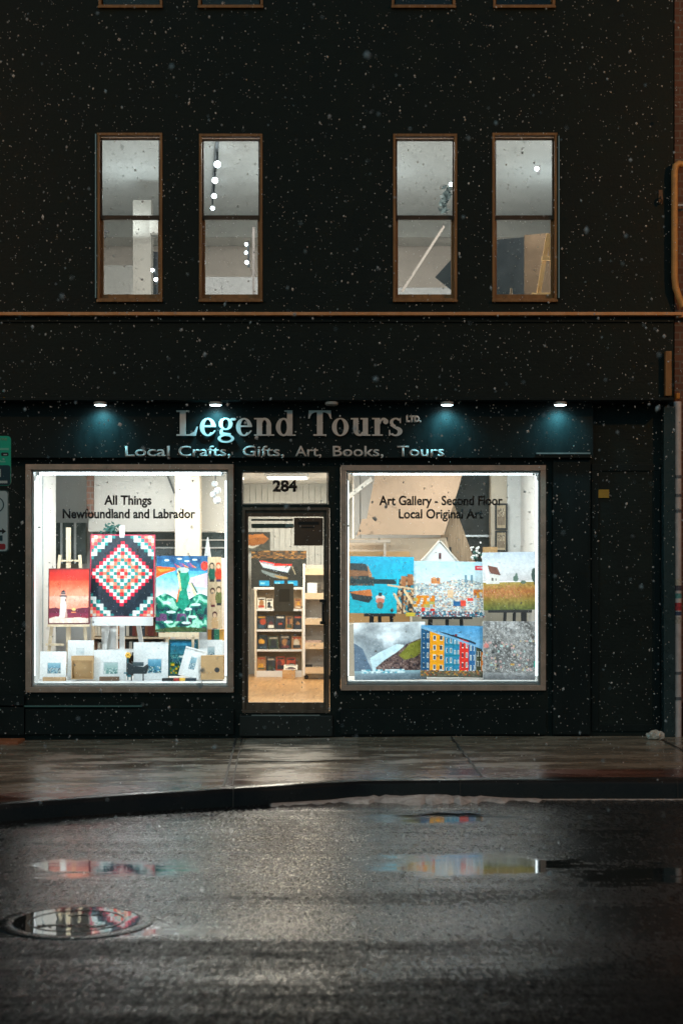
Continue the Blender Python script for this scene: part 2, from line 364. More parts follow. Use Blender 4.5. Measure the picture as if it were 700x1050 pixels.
    # the near lane was resurfaced: coarser, more open asphalt beyond a wandering seam
    seam = math_('ADD', y, math_('MULTIPLY', math_('SUBTRACT', noise(2.2, 6, (.6, 1.4, 1), .7), .5), 2.2)); old = math_('MULTIPLY', math_('ADD', seam, 9.0), 1.3, True)
    grain = noise(62, 4, (1, .28, 1), .8); gr = nt.nodes.new('ShaderNodeMapRange'); gr.inputs['From Min'].default_value = .36; gr.inputs['From Max'].default_value = .64; gr.inputs['To Min'].default_value = .0; gr.inputs['To Max'].default_value = 2.2; L(grain, gr.inputs[0])
    dry_r = math_('MULTIPLY', math_('SUBTRACT', 1, pud), math_('ADD', math_('MULTIPLY', math_('SUBTRACT', 1, dm.outputs[0], True), .30), math_('MULTIPLY', math_('SUBTRACT', 1, old), .17)))
    grain2 = noise(38, 4, (1, .30, 1), .8)
    L(math_('ADD', math_('ADD', rough, dry_r), math_('MULTIPLY', math_('MULTIPLY', math_('SUBTRACT', grain2, .47), 1.35), math_('SUBTRACT', 1, math_('MULTIPLY', pud, .9)))), p.inputs['Roughness'])
    dmo = math_('MULTIPLY', math_('MULTIPLY', dm.outputs[0], gr.outputs[0]), math_('ADD', .06, math_('MULTIPLY', old, .94)))
    L(math_('MAXIMUM', dmo, math_('MULTIPLY', pud, .7)), p.inputs['Specular IOR Level'])
    return m
ASPHALT = wet_asphalt()
g = MB(); g.add([(-300, -300, ROADZ), (300, -300, ROADZ), (300, 120, ROADZ), (-300, 120, ROADZ)], [(0, 1, 2, 3)])
structure(g.build('road', ASPHALT))

def kerb_y(x):
    if x >= .15: return -3.50 - .0 * x
    t = min(1, (.15 - x) / 3.1); return -3.50 - 1.42 * (t ** 1.05) * (1 - .12 * math.sin(math.pi * t))
def walk_z(x): return 0.0 - .012 * max(0, min(6, 1.2 - x)) * .8
def wet_concrete(name, c, red=False):
    m = bpy.data.materials.new(name); m.use_nodes = True; nt = m.node_tree; L = nt.links.new; p = next(n for n in nt.nodes if n.type == 'BSDF_PRINCIPLED')
    tc = nt.nodes.new('ShaderNodeTexCoord')
    def noise(s, d, dims=(1, 1, 1), r=.6):
        mp = nt.nodes.new('ShaderNodeMapping'); mp.inputs['Scale'].default_value = dims; L(tc.outputs['Object'], mp.inputs[0]); n = nt.nodes.new('ShaderNodeTexNoise'); n.inputs['Scale'].default_value = s; n.inputs['Detail'].default_value = d; n.inputs['Roughness'].default_value = r; L(mp.outputs[0], n.inputs['Vector']); return n.outputs[0]
    a = noise(1.6, 6, (.8, 2.2, 1), .65); b = noise(70, 4)
    cr = nt.nodes.new('ShaderNodeValToRGB'); cr.color_ramp.elements[0].position = .35; cr.color_ramp.elements[0].color = (*[v * .55 for v in c], 1); cr.color_ramp.elements[1].position = .7; cr.color_ramp.elements[1].color = (*c, 1); L(a, cr.inputs[0]); L(cr.outputs[0], p.inputs['Base Color'])
    r = nt.nodes.new('ShaderNodeMapRange'); r.inputs['From Min'].default_value = .38; r.inputs['From Max'].default_value = .62; r.inputs['To Min'].default_value = .12; r.inputs['To Max'].default_value = .36; L(a, r.inputs[0]); L(r.outputs[0], p.inputs['Roughness'])
    s = nt.nodes.new('ShaderNodeMapRange'); s.inputs['From Min'].default_value = .38; s.inputs['From Max'].default_value = .62; s.inputs['To Min'].default_value = .12; s.inputs['To Max'].default_value = .35; L(a, s.inputs[0])
    bp = nt.nodes.new('ShaderNodeBump'); bp.inputs['Distance'].default_value = .004; L(s.outputs[0], bp.inputs['Strength']); L(b, bp.inputs['Height']); L(bp.outputs[0], p.inputs['Normal'])
    p.inputs['IOR'].default_value = 1.6
    return m
CONC = wet_concrete('wet_concrete', (.36, .30, .225)); KERBM = wet_concrete('wet_kerb_stone', (.032, .033, .032)); next(n for n in KERBM.node_tree.nodes if n.type == 'BSDF_PRINCIPLED').inputs['Specular IOR Level'].default_value = .15; BRICKR = wet_concrete('wet_red_pavers', (.20, .085, .055)); JOINT = mat('joint_dirt', (.03, .027, .024), .6)
xs = [-60, -30, -12] + [round(-6 + .1 * i, 2) for i in range(0, 121)] + [12, 30, 60]
m = MB(); k = MB(); st = MB()
BW = .52
for a, b in zip(xs[:-1], xs[1:]):
    ka, kb = kerb_y(a), kerb_y(b); za, zb = walk_z(a), walk_z(b)
    m.add([(a, ka + .16, za), (b, kb + .16, zb), (b, .3, zb), (a, .3, za)], [(0, 1, 2, 3)])
    # kerb stone: rounded nose
    pa = [(ka + .16, za + .004), (ka + .02, za + .004), (ka - .012, za - .012), (ka - .02, za - .03), (ka - .035, ROADZ - .02)]
    pb = [(kb + .16, zb + .004), (kb + .02, zb + .004), (kb - .012, zb - .012), (kb - .02, zb - .03), (kb - .035, ROADZ - .02)]
    for i in range(4): k.add([(a, *pa[i]), (b, *pb[i]), (b, *pb[i+1]), (a, *pa[i+1])], [(0, 3, 2, 1)])
    st.add([(a, ka + .165, za + .004), (b, kb + .165, zb + .004), (b, kb + .165 + BW, zb + .004), (a, ka + .165 + BW, za + .004)], [(0, 1, 2, 3)])
sw = structure(m.build('sidewalk', CONC, weld=True)); structure(k.build('kerb', KERBM, weld=True, smooth=True)); structure(st.build('paver_strip', BRICKR, weld=True))
# expansion joints, a hair above the slabs
j = MB()
def joint(a, b, w=.014):
    (x0, y0), (x1, y1) = a, b; n = 24; d = Vector((x1-x0, y1-y0, 0)).normalized(); q = Vector((-d.y, d.x, 0)) * w/2
    for i in range(n):
        pa = Vector((x0+(x1-x0)*i/n, y0+(y1-y0)*i/n, 0)); pb = Vector((x0+(x1-x0)*(i+1)/n, y0+(y1-y0)*(i+1)/n, 0)); pa.z = walk_z(pa.x) + .0085; pb.z = walk_z(pb.x) + .0085
        j.add([pa - q, pb - q, pb + q, pa + q], [(0, 1, 2, 3)])
joint((-1.09, -.05), (-.93, kerb_y(-.93) + .17), .02); joint((-1.03, -.05), (-.865, kerb_y(-.865) + .17), .012); joint((1.13, -.05), (1.15, -3.3), .02); joint((3.25, -.05), (3.2, -3.3), .02); joint((-3.5, -.05), (-3.2, -4.6), .02)
joint((-6, -2.0), (-1.0, -1.98), .012)
structure(j.build('paving_joints', JOINT))
kj = MB()                                                           # open joints between the kerb stones
for xq in [-4.3, -2.6, -.85, .95, 2.7, 4.4]:
    kq, zq = kerb_y(xq), walk_z(xq)
    for (ya, za_), (yb_, zb_) in zip([(kq+.16, zq+.006), (kq+.018, zq+.006), (kq-.016, zq-.011), (kq-.024, zq-.03)], [(kq+.018, zq+.006), (kq-.016, zq-.011), (kq-.024, zq-.03), (kq-.040, ROADZ-.01)]): kj.add([(xq, ya, za_), (xq+.012, ya, za_), (xq+.012, yb_, zb_), (xq, yb_, zb_)], [(0, 3, 2, 1)])
structure(kj.build('kerb_joints', JOINT))
# concrete apron outside the door (paler square slab)
ap = MB(); ap.add([(-.94, -2.1, walk_z(-.9)+.004), (.16, -2.1, walk_z(.1)+.004), (.16, -.10, walk_z(.1)+.004), (-.98, -.10, walk_z(-.9)+.004)], [(0, 1, 2, 3)])
o = structure(ap.build('doorway_slab', wet_concrete('wet_pale_concrete', (.50, .44, .36))))
# slush against the kerb
sl = MB(); r2 = random.Random(3); xx = -.55; prev = None
pts = []
while xx < 3.6:
    hgt = (.014 + .045 * max(0, math.sin((xx+.1)*2.1)) * (.4 + .6*r2.random())) * (1 if xx < 1.6 else .35); wd = (.05 + .16 * r2.random() + .14*max(0, math.sin((xx+.1)*2.1))) * (1 if xx < 1.6 else .35); pts.append((xx, wd, hgt)); xx += .045
for (a, wa, ha), (b, wb, hb) in zip(pts[:-1], pts[1:]):
    ya, yb = kerb_y(a) - .03, kerb_y(b) - .03
    A = [(a, ya, ROADZ + ha * .7), (a, ya - wa*.35, ROADZ + ha), (a, ya - wa*.75, ROADZ + ha*.6), (a, ya - wa, ROADZ - .004)]
    B = [(b, yb, ROADZ + hb * .7), (b, yb - wb*.35, ROADZ + hb), (b, yb - wb*.75, ROADZ + hb*.6), (b, yb - wb, ROADZ - .004)]
    for i in range(3): sl.add([A[i], B[i], B[i+1], A[i+1]], [(0, 3, 2, 1)])
SLUSH = mat('grey_slush', (.62, .64, .64), .45, var=.35, scale=18, bump=.8, bscale=60)
tag(sl.build('slush', SLUSH, weld=True, smooth=True), kind='stuff')

# ------------------------------------------------------------------ manhole
mx, my = (79-350)*7.78/F, -7.92
mh = thing('manhole_cover', 'round iron manhole cover with rainwater standing on it, set in the wet road', 'manhole', (mx, my, ROADZ))
IRON = mat('wet_iron', (.035, .036, .036), .22, metal=.6, var=.4, scale=14, bump=.25, bscale=50)
WATER = mat('standing_water', (.02, .022, .024), .012, spec=1.0, bump=.06, bscale=6)
MB().lathe((mx, my, ROADZ), [(.33, .003), (.33, .006), (.335, .0065), (.375, .0075), (.395, .004), (.40, -.01)], 64).build('rim', IRON, mh, smooth=True)
lid = MB().lathe((mx, my, ROADZ), [(.005, .006), (.322, .006), (.326, .002)], 64).build('lid', WATER, mh)
rr = MB()
def ringseg(mb, r0, r1, a0, a1, z0, z1, n=40):
    for i in range(n):
        a, b = R(a0+(a1-a0)*i/n), R(a0+(a1-a0)*(i+1)/n)
        P = lambda r, t, z: (mx + r*math.cos(t), my + r*math.sin(t), ROADZ + z)
        mb.add([P(r0, a, z0), P(r1, a, z0), P(r1, b, z0), P(r0, b, z0), P(r0, a, z1), P(r1, a, z1), P(r1, b, z1), P(r0, b, z1)], [(4, 5, 6, 7), (1, 2, 6, 5), (0, 4, 7, 3)])
ringseg(rr, .238, .248, 0, 360, .004, .0085, 64)
rr.build('raised_ring', IRON, lid, weld=True)
r2 = random.Random(5); st_ = MB()
for i in range(46):
    x_ = mx - .17 + .34*r2.random(); y_ = my - .15 + .05*r2.random(); st_.box(x_-.006-.012*r2.random(), x_+.008, y_-.005, y_+.006, ROADZ+.004, ROADZ+.0095)
for i in range(22):
    x_ = mx - .06 + .2*r2.random(); y_ = my + .10 + .03*r2.random(); st_.box(x_-.012, x_+.008, y_-.004, y_+.005, ROADZ+.004, ROADZ+.009)
tag(st_.build('cast_studs', IRON, lid), kind='stuff')

# ------------------------------------------------------------------ the building
B = thing('shop_building', 'black painted shop building with two lit display windows, glazed door and lit windows above', 'building', (-.6, .1, 0))
WT = .28                                                           # wall thickness
UP = [(99.5, 167, 136, 309), (204, 269.5, 137, 309), (402.5, 468.5, 137, 309), (504, 571, 136, 309)]
TOPS = [(101, 167), (203, 270), (401, 467), (505, 569)]
holes = [(X(a), X(b), Z(d), Z(c)) for a, b, c, d in UP]
holes += [(X(a), X(b), Z(8), Z(8) + 1.75) for a, b in TOPS]
DW = {'l': (27, 240, 476, 710), 'r': (349, 559, 477, 708)}
holes += [(X(a), X(b), Z(d), Z(c)) for a, b, c, d in DW.values()]
holes += [(X(248), X(338), .235, Z(520)), (X(247.5), X(336.5), Z(517.5), Z(483))]
XL, XR = -6.2, X(690)
wall_grid('front_wall', BLACK, XL, XR, -.2, 10.6, 0, WT, holes, B)
MB().box(XL, XR, WT, 9.5, 10.6, 10.85).build('roof', BLACK2, B)
MB().box(XL, XL+.25, WT, 9.5, -.2, 10.6).build('side_wall', BLACK2, B); MB().box(XR-.25, XR, WT, 9.5, -.2, 10.6).build('side_wall', BLACK2, B); MB().box(XL+.25, XR-.25, 9.25, 9.5, -.2, 10.6).build('rear_wall', BLACK2, B)
# string course, head ledge and shopfront joinery
LEDGE = wood('ledge_lamp_orange', (.74, .36, .14), (.84, .48, .24), 2.5, (3, 1, 1), .5)  # orange glow of the street lamps put into the ledge colour
MB().box(XL, X(697), -.09, -.003, Z(324.8), Z(321.4)).build('string_course', LEDGE, B, bevel=.006)
MB().box(XL, X(690), -.02, -.003, Z(330.5), Z(324.8)-.002).build('cornice_moulding', BLACK2, B)
MB().box(XL, X(684), -.30, -.003, Z(414), Z(411.2)).build('lamp_ledge', BLACK2, B, bevel=.004)
fb = MB().box(XL, X(606), -.10, -.003, Z(470), Z(414) - .002).build('fascia_board', BLACK2, B)
MB().box(X(548), X(603), -.112, -.101, Z(466.5), Z(465)).build('metal_strip', STEEL, fb)
MB().box(X(-60), X(146), -.05, -.003, Z(724.5), Z(723), ).build('metal_strip', mat('teal_strip', (.12, .24, .24), .3, metal=.5), B)
# pilaster and panels on the right of the shopfront
MB().box(X(566), X(604), -.05, -.003, .02, Z(472)).build('pilaster', BLACK2, B, bevel=.006)
sp_ = MB(); sp_.frame(X(606), X(676), .05, Z(476), .07, -.014, -.003); sp_.build('side_panel', BLACK2, B, bevel=.004)
MB().box(X(677.5), X(689), -.12, -.003, .0, Z(418)).build('corner_post', mat('dark_teal_post', (.022, .045, .052), .3, var=.2), B, bevel=.006)
MB().box(X(680), X(686.5), -.08, -.003, Z(407), Z(361)).build('bracket', WINWOOD, B, bevel=.01)
MB().box(XL, X(26), -.05, -.003, .02, .42).build('stall_riser', BLACK2, B); MB().box(X(27), X(240), -.04, -.003, .02, Z(727)).build('stall_riser', BLACK2, B, bevel=.005); MB().box(X(349), X(559), -.04, -.003, .02, Z(727)).build('stall_riser', BLACK2, B, bevel=.005)
MB().box(X(246), X(341), -.05, .0-.003, 0.0, .215).build('door_step', mat('dark_step', (.014, .018, .018), .4, var=.3, scale=8), B, bevel=.01)

# upper windows, each a sash window
def sash_window(px0, px1, r0, r1, dark=False):
    x0, x1, z0, z1 = X(px0)+.003, X(px1)-.003, Z(r1)+.003, Z(r0)-.003; zm = Z(222)
    f = MB(); f.frame(x0, x1, z0, z1, .027, -.012, .15); 
    fr = f.build('window', WINWOOD, B, bevel=.004)
    MB().box(x0-.004, x1+.004, -.035, .0-.014, z0-.014, z0+.010).build('sill', WINWOOD, fr, bevel=.004)
    if dark:
        MB().box(x0+.04, x1-.04, .06, .066, z0+.04, z1-.04).build('pane', GLASS_UP, fr); return fr
    i0, i1 = x0+.029, x1-.029
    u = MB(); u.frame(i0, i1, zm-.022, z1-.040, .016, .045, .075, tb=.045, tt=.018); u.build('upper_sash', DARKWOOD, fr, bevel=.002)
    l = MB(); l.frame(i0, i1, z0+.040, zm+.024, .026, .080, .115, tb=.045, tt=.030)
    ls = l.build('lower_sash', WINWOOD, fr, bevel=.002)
    MB().box(i0+.0165, i1-.0165, .058, .062, zm+.0235, z1-.0585).build('upper_pane', GLASS_UP, fr)
    MB().box(i0+.0265, i1-.0265, .094, .098, z0+.0855, zm-.0065).build('lower_pane', GLASS_UP, fr)
    return fr
for w in UP: sash_window(*w)
for a, b in TOPS:
    fr = sash_window(a, b, 8 - 1.75 * 98.6, 8, True)
# bright side reveals: their caught light painted as thin pale strips
MB().box(X(98.2), X(99.3), -.03, -.002, Z(306), Z(138)).build('lit_reveal_strip', mat('cool_reveal_glow', (.30, .42, .45), .3, metal=.4), B)
MB().box(X(571.6), X(572.8), -.03, -.002, Z(306), Z(140)).build('lit_reveal_strip', MATS['cool_reveal_glow'], B)

# display windows
def display_window(kx):
    a, b, c, d = DW[kx]; x0, x1, z0, z1 = X(a)+.003, X(b)-.003, Z(d)+.003, Z(c)-.003
    f = MB(); f.frame(x0, x1, z0, z1, .056, -.045, .10); dw = f.build('display_window', FRAMEB, B, bevel=.004)
    i0, i1, j0, j1 = x0+.0585, x1-.0585, z0+.0585, z1-.0585
    # stepped pale inner frame, then the plaster reveal
    MB().frame(i0, i1, j0, j1, .016, .0, .06).build('inner_frame', WHITEP if kx == 'l' else mat('grey_inner_frame', (.42, .44, .45), .35, metal=.4), dw, bevel=.002)
    MB().frame(i0, i1, j0, j1, .012, .062, .275, mi=0, tb=.030).build('reveal', WHITEP, dw)
    MB().box(i0+.017, i1-.017, .040, .047, j0+.017, j1-.017).build('pane', GLASS, dw)
    return dw
dl = display_window('l'); dr = display_window('r')
LET = mat('black_vinyl', (.012, .011, .011), .5)
text_mesh('lettering', 'All Things', 107, 155.5, 517.3, 9.4, .037, LET, dl, .001, .03)
text_mesh('lettering', 'Newfoundland and Labrador', 64.5, 200.5, 531.2, 9.4, .037, LET, dl, .001, .03)
text_mesh('lettering', 'Art Gallery - Second Floor', 388.5, 515, 517.8, 9.4, .037, LET, dr, .001, .026)
text_mesh('lettering', 'Local Original Art', 408.5, 495, 531.4, 9.4, .037, LET, dr, .001, .026)

# transom light with the street number
tx0, tx1, tz0, tz1 = X(247.5)+.003, X(336.5)-.003, Z(517.5)+.003, Z(483)-.003
tw = MB().frame(tx0, tx1, tz0, tz1, .012, .02, .09).build('transom_window', mat('grey_bead', (.35, .34, .32), .4), B)
MB().box(tx0+.0125, tx1-.0125, .050, .056, tz0+.0125, tz1-.0125).build('pane', GLASS, tw)

# ------------------------------------------------------------------ serif letter shapes
def arcband(mb, cx, cz, ro, ri, a0, a1, y0, y1, n=22, off=(0, 0)):
    """band between two ellipses ro=(rx,rz) and ri, from angle a0 to a1 (degrees)"""
    for i in range(n):
        a, b = R(a0+(a1-a0)*i/n), R(a0+(a1-a0)*(i+1)/n)
        o = lambda t: (cx+ro[0]*math.cos(t), cz+ro[1]*math.sin(t)); q = lambda t: (cx+off[0]+ri[0]*math.cos(t), cz+off[1]+ri[1]*math.sin(t))
        A, Bp, C_, D_ = o(a), o(b), q(b), q(a); mb.prism([A, Bp, C_, D_], y0, y1)
def glyph(ch, mb, ox, oz, k, kx, y):
    """bold serif letters drawn in a unit where cap height = 1; every stroke sits at its own tiny depth"""
    t = MB(); n = [0]
    def yy(): n[0] += 1; return (0.0 - .0006*n[0], .018)
    def rect(a, b, c, d): y0, y1 = yy(); t.box(a, c, y0, y1, b, d)
    def pol(p): y0, y1 = yy(); t.prism(p, y0, y1)
    def arc(*a, **kw): y0, y1 = yy(); arcband(t, *a, y0, y1, **kw)
    xh = .70
    if ch == 'L': rect(.13, 0, .36, 1); rect(0, .94, .50, 1); rect(0, 0, .76, .06); pol([(.50, .06), (.76, .06), (.83, .36), (.78, .36), (.70, .17)]); adv = .90
    if ch == 'T': rect(.34, 0, .57, 1); rect(.05, .93, .86, 1); rect(.20, 0, .71, .06); pol([(.0, .68), (.045, .68), (.13, .86), (.26, .93), (.05, 1.0), (.02, 1)]); pol([(.91, .68), (.89, 1), (.86, 1), (.65, .93), (.78, .86), (.865, .68)]); adv = .93
    if ch == 'e': arc(.31, .345, (.31, .36), (.135, .30), 0, 318); rect(.12, .345, .50, .41); pol([(.45, .345), (.62, .345), (.62, .41), (.50, .41)]); pol([(.48, .06), (.54, .10), (.61, .20), (.575, .22), (.50, .14), (.41, .085)]); adv = .70
    if ch == 'o': arc(.33, .345, (.33, .36), (.145, .31), 0, 360, n=30); adv = .74
    if ch == 'd': arc(.30, .345, (.30, .36), (.125, .29), 0, 360, n=30); rect(.43, .0, .64, 1); rect(.33, .95, .5, 1); rect(.60, 0, .76, .05); adv = .82
    if ch == 'n': rect(.10, 0, .31, xh); rect(0, .65, .2, .70); rect(.0, 0, .40, .055); arc(.40, .42, (.26, .29), (.09, .20), 0, 150, n=14); rect(.475, 0, .66, .43); rect(.40, 0, .78, .055); adv = .84
    if ch == 'u': rect(.10, .24, .30, xh); rect(0, .645, .2, .70); arc(.36, .25, (.26, .265), (.08, .18), 180, 330, n=14); rect(.475, 0, .68, xh); rect(.38, .645, .55, .70); rect(.6, 0, .78, .05); adv = .84
    if ch == 'r': rect(.10, 0, .31, xh); rect(0, .65, .2, .70); rect(0, 0, .42, .055); arc(.46, .40, (.22, .31), (.13, .22), 50, 165, n=10); arc(.54, .56, (.105, .105), (.001, .001), 0, 360, n=14); adv = .66
    if ch == 's': arc(.27, .53, (.235, .18), (.10, .11), 30, 270, n=18, off=(.0, .01)); arc(.27, .175, (.265, .19), (.10, .12), -150, 90, n=18, off=(-.02, -.01)); pol([(.09, .46), (.30, .345), (.49, .25), (.44, .15), (.22, .29), (.05, .40)]); pol([(.44, .50), (.475, .50), (.475, .70), (.44, .70), (.40, .62)]); pol([(.0, .0), (.035, .0), (.07, .07), (.05, .23), (.0, .23)]); adv = .60
    if ch == 'g': arc(.30, .47, (.27, .24), (.115, .19), 0, 360, n=28); arc(.31, -.11, (.32, .17), (.20, .10), 0, 360, n=28); pol([(.10, .26), (.20, .24), (.19, .14), (.30, .12), (.50, .10), (.50, -.01), (.30, 0), (.09, .04), (.06, .14)]); pol([(.42, .60), (.52, .70), (.68, .70), (.68, .61), (.53, .60), (.48, .55)]); adv = .70
    for f_i, f in enumerate(t.f): pass
    o = len(mb.v); mb.v += [(ox + v[0]*kx, y + v[1], oz + v[2]*k) for v in t.v]; mb.f += [tuple(i + o for i in f) for f in t.f]; mb.mi += t.mi
    return adv
ADV = {'L': .90, 'T': .93, 'e': .70, 'o': .74, 'd': .82, 'n': .84, 'u': .84, 'r': .66, 's': .60, 'g': .70}
LETW = mat('brushed_letter_face', (.80, .80, .80), .42, metal=.0, var=.10, scale=10)
sign = thing('shop_sign', 'large serif shop name in raised pale letters above a smaller line of lettering', 'sign', (X(300, -.11), -.11, Z(462)))
ys = -.135
def serif_word(w, pa, pb, base, cap):
    tot = sum(ADV[c] for c in w) - .06; kx = (X(pb, ys) - X(pa, ys)) / tot; k_ = cap * S(ys); x = X(pa, ys)
    for c in w:
        mb = MB(); glyph(c, mb, x, Z(base, ys), k_, kx, ys); mb.build('letter', LETW, sign); x += ADV[c] * kx
serif_word('Legend', 181, 303, 446.8, 26.0); serif_word('Tours', 316, 412.5, 446.8, 26.0)
text_mesh('small_letters', 'LTD.', 416, 431.5, 432.5, 6.4, -.104, LETW, sign, .012, .07)
for wd, a, b in (('Local', 128.5, 174), ('Crafts,', 183, 236.5), ('Gifts,', 249, 291.5), ('Art,', 302.5, 329.5), ('Books,', 341, 393), ('Tours', 407, 455)):
    text_mesh('tagline_word', wd, a, b, 467.8, 10.6, -.104, LETW, sign, .003, .014)
# street number in serif-like numerals
NUM = MB(); 
text_mesh('street_number', '284', 279.5, 304.5, 503.6, 11.4, .046, LET, tw, .002, .045)

# door
dx0, dx1, dz0, dz1 = X(248)+.004, X(338)-.004, .24, Z(520)-.004
DOORM = wood('weathered_door', (.09, .070, .052), (.16, .125, .095), 3, (6, 6, 1), .45)
fr_ = MB().frame(dx0, dx1, dz0, dz1, .030, -.01, .12).build('door_frame', DOORM, B, bevel=.003)
dd = MB().frame(dx0+.031, dx1-.031, dz0+.012, dz1-.031, .030, .02, .07, tb=Z(720.5)-dz0-.012, tt=.062).build('door', DOORM, B, bevel=.003)
MB().box(dx0+.062, dx1-.062, .040, .046, Z(720.5)+.001, dz1-.094).build('pane', GLASS, dd)
h = MB(); h.bar((X(331), -.045, Z(639)), (X(331), -.045, Z(615)), .022, .018); h.box(X(327.5), X(334), -.045, .019, Z(617.5), Z(614.5)); h.box(X(328), X(334), -.045, .019, Z(640), Z(637)); h.build('handle', BLK, dd, bevel=.003)
cl = MB().box(X(257), X(300), .12, .17, Z(541), Z(536.5)).box(X(257), X(300), .125, .165, Z(533.5), Z(531.5)).build('door_closer', mat('closer_paint', (.08, .08, .08), .4), dd, bevel=.002)
MB().box(X(292), X(301), .118, .119, Z(540), Z(537)).build('closer_label', WHT, cl)
MB().box(dx0+.1, dx1-.1, -.045, -.012, .216, .224).build('threshold', STEEL, B)

# fixtures on the wall
def wall_lamp(px, lit, label):
    y = -.235; x = X(px, y); z = Z(411.5, y) - .004
    L_ = thing('wall_lamp', label, 'lamp', (x, y, z), 'downlights under the ledge above the shop sign')
    MB().lathe((x, y, z), [(.062, -.034), (.068, -.030), (.070, -.006), (.050, 0.0), (.012, .004)], 24).build('housing', mat('lamp_housing', (.55, .58, .58), .35, metal=.3), L_, smooth=True)
    MB().lathe((x, y, z - .033), [(.050, -.007), (.058, -.004), (.060, -.0012)], 24).build('lens', LAMPW if lit else mat('dead_lens', (.3, .32, .32), .3), L_)
    if lit:
        ld = bpy.data.lights.new('lamp_beam', 'SPOT'); ld.energy = 20; ld.color = (.20, .84, 1.0); ld.spot_size = R(142); ld.spot_blend = 1; ld.shadow_soft_size = .04
        lo = bpy.data.objects.new('lamp_beam', ld); col.objects.link(lo); lo.location = (x, y, z - .05); lo.rotation_euler = (R(-16) * -1, 0, 0); lo.parent = L_; lo.matrix_parent_inverse = parent_inv(L_)
wall_lamp(103, True, 'lit round downlight above the start of the tagline, farthest left of the lit lamps')
wall_lamp(221, True, 'lit round downlight directly above the first e of the large shop name')
wall_lamp(340, False, 'unlit round downlight above the big capital T, the only dark lamp in the row')
wall_lamp(458, True, 'lit round downlight just past the end of the sign, above the right display window')
wall_lamp(574, True, 'lit round downlight past the right display window, throwing a teal pool on the fascia end')

yp = MB().box(X(609, -.01), X(624, -.01), -.012, -.003, Z(510.5, -.01), Z(502, -.01)).build('wall_plate', wood('yellow_plate', (.50, .30, .03), (.38, .22, .03), 3, (1, 1, 30), .5), None, bevel=.001)
tag(yp, 'small yellow metal plate fixed high on the black wall right of the display window', 'plate')

# conduit, downpipe and hook at the right corner
PIPE = mat('grey_conduit', (.66, .66, .70), .4, var=.22, scale=7)
cx = X(694, -.06)
cp = thing('wall_conduit', 'tall pale grey pipe with stickers and clamps down the right corner of the shop', 'pipe', (cx, -.06, 0))
MB().tube([(cx, -.06, walk_z(4)), (cx, -.06, 1.1), (cx, -.06, Z(412, -.06))], .040, 18).build('pipe', PIPE, cp, smooth=True)
for rw in (489, 508, 524, 690, 716): MB().tube([(cx, -.06, Z(rw+1.5, -.06)), (cx, -.06, Z(rw-1.5, -.06))], .045, 18).build('clamp', mat('clamp_grey', (.20, .21, .24), .4, metal=.4), cp)
for rw, hh, c in ((597, 7, (.55, .55, .5)), (603, 5, (.1, .1, .14)), (611, 5, (.12, .38, .40)), (622, 8, (.50, .06, .08)), (629, 4, (.06, .10, .2)), (636, 7, (.5, .5, .48))):
    MB().tube([(cx, -.06, Z(rw+hh/2, -.06)), (cx, -.06, Z(rw-hh/2, -.06))], .0415, 18, caps=False).build('sticker', mat('sticker_%d' % rw, c, .5, var=.5, scale=40), cp)
MB().box(cx-.02, cx+.02, -.10, -.02, Z(410), Z(404)).build('junction_box', mat('orange_cap', (.6, .25, .03), .4), cp, bevel=.01)
dp = thing('downpipe', 'lamplit-ochre coloured downpipe with a bent foot meeting the string course at the upper right', 'pipe', (X(690), -.07, Z(322)))
MB().tube([(X(698), -.07, Z(316)), (X(695.5), -.07, Z(310)), (X(690.5), -.07, Z(296)), (X(689.5), -.07, Z(285)), (X(689.5), -.07, Z(178)), (X(690.5), -.07, Z(172)), (X(694), -.06, Z(169.5)), (X(698), -.05, Z(170))], .034, 16).build('pipe', mat('ochre_lamp_glow', (.66, .36, .12), .42, var=.25, scale=9), dp, smooth=True)  # pipe colour saturated to carry the street lamps' orange light
MB().box(X(693), X(705), -.075, -.055, Z(213), Z(211)).build('strap', STEEL, dp)
hk = MB(); hk.tube([(X(676.5), -.004, Z(203)), (X(676.5), -.06, Z(203)), (X(676.5), -.075, Z(206.5)), (X(676.5), -.06, Z(209)), (X(676.5), -.03, Z(208))], .012, 10); hk.box(X(674.5), X(678.5), -.012, -.003, Z(209), Z(195))
tag(hk.build('wall_hook', mat('rusty_iron', (.16, .10, .06), .6, var=.4, scale=20), None, smooth=False), 'small rusty iron hook on the black wall beside the upper right downpipe', 'hook')

# neighbouring brick building at the right edge
nb = thing('brick_building', 'reddish brown brick house front at the far right edge beside the black shop', 'building', (X(690)+1.5, .2, 0))
BR = bpy.data.materials.new('red_brick'); BR.use_nodes = True; nt = BR.node_tree; p_ = next(n for n in nt.nodes if n.type == 'BSDF_PRINCIPLED')
tc = nt.nodes.new('ShaderNodeTexCoord'); s_ = nt.nodes.new('ShaderNodeSeparateXYZ'); c_ = nt.nodes.new('ShaderNodeCombineXYZ'); b_ = nt.nodes.new('ShaderNodeTexBrick')
nt.links.new(tc.outputs['Object'], s_.inputs[0]); nt.links.new(s_.outputs[0], c_.inputs[0]); nt.links.new(s_.outputs[2], c_.inputs[1]); nt.links.new(c_.outputs[0], b_.inputs['Vector'])
b_.inputs['Scale'].default_value = 1; b_.inputs['Brick Width'].default_value = .22; b_.inputs['Row Height'].default_value = .075; b_.inputs['Mortar Size'].default_value = .008
b_.inputs['Color1'].default_value = (.17, .07, .04, 1); b_.inputs['Color2'].default_value = (.11, .045, .03, 1); b_.inputs['Mortar'].default_value = (.16, .13, .11, 1); nt.links.new(b_.outputs[0], p_.inputs['Base Color']); p_.inputs['Roughness'].default_value = .6
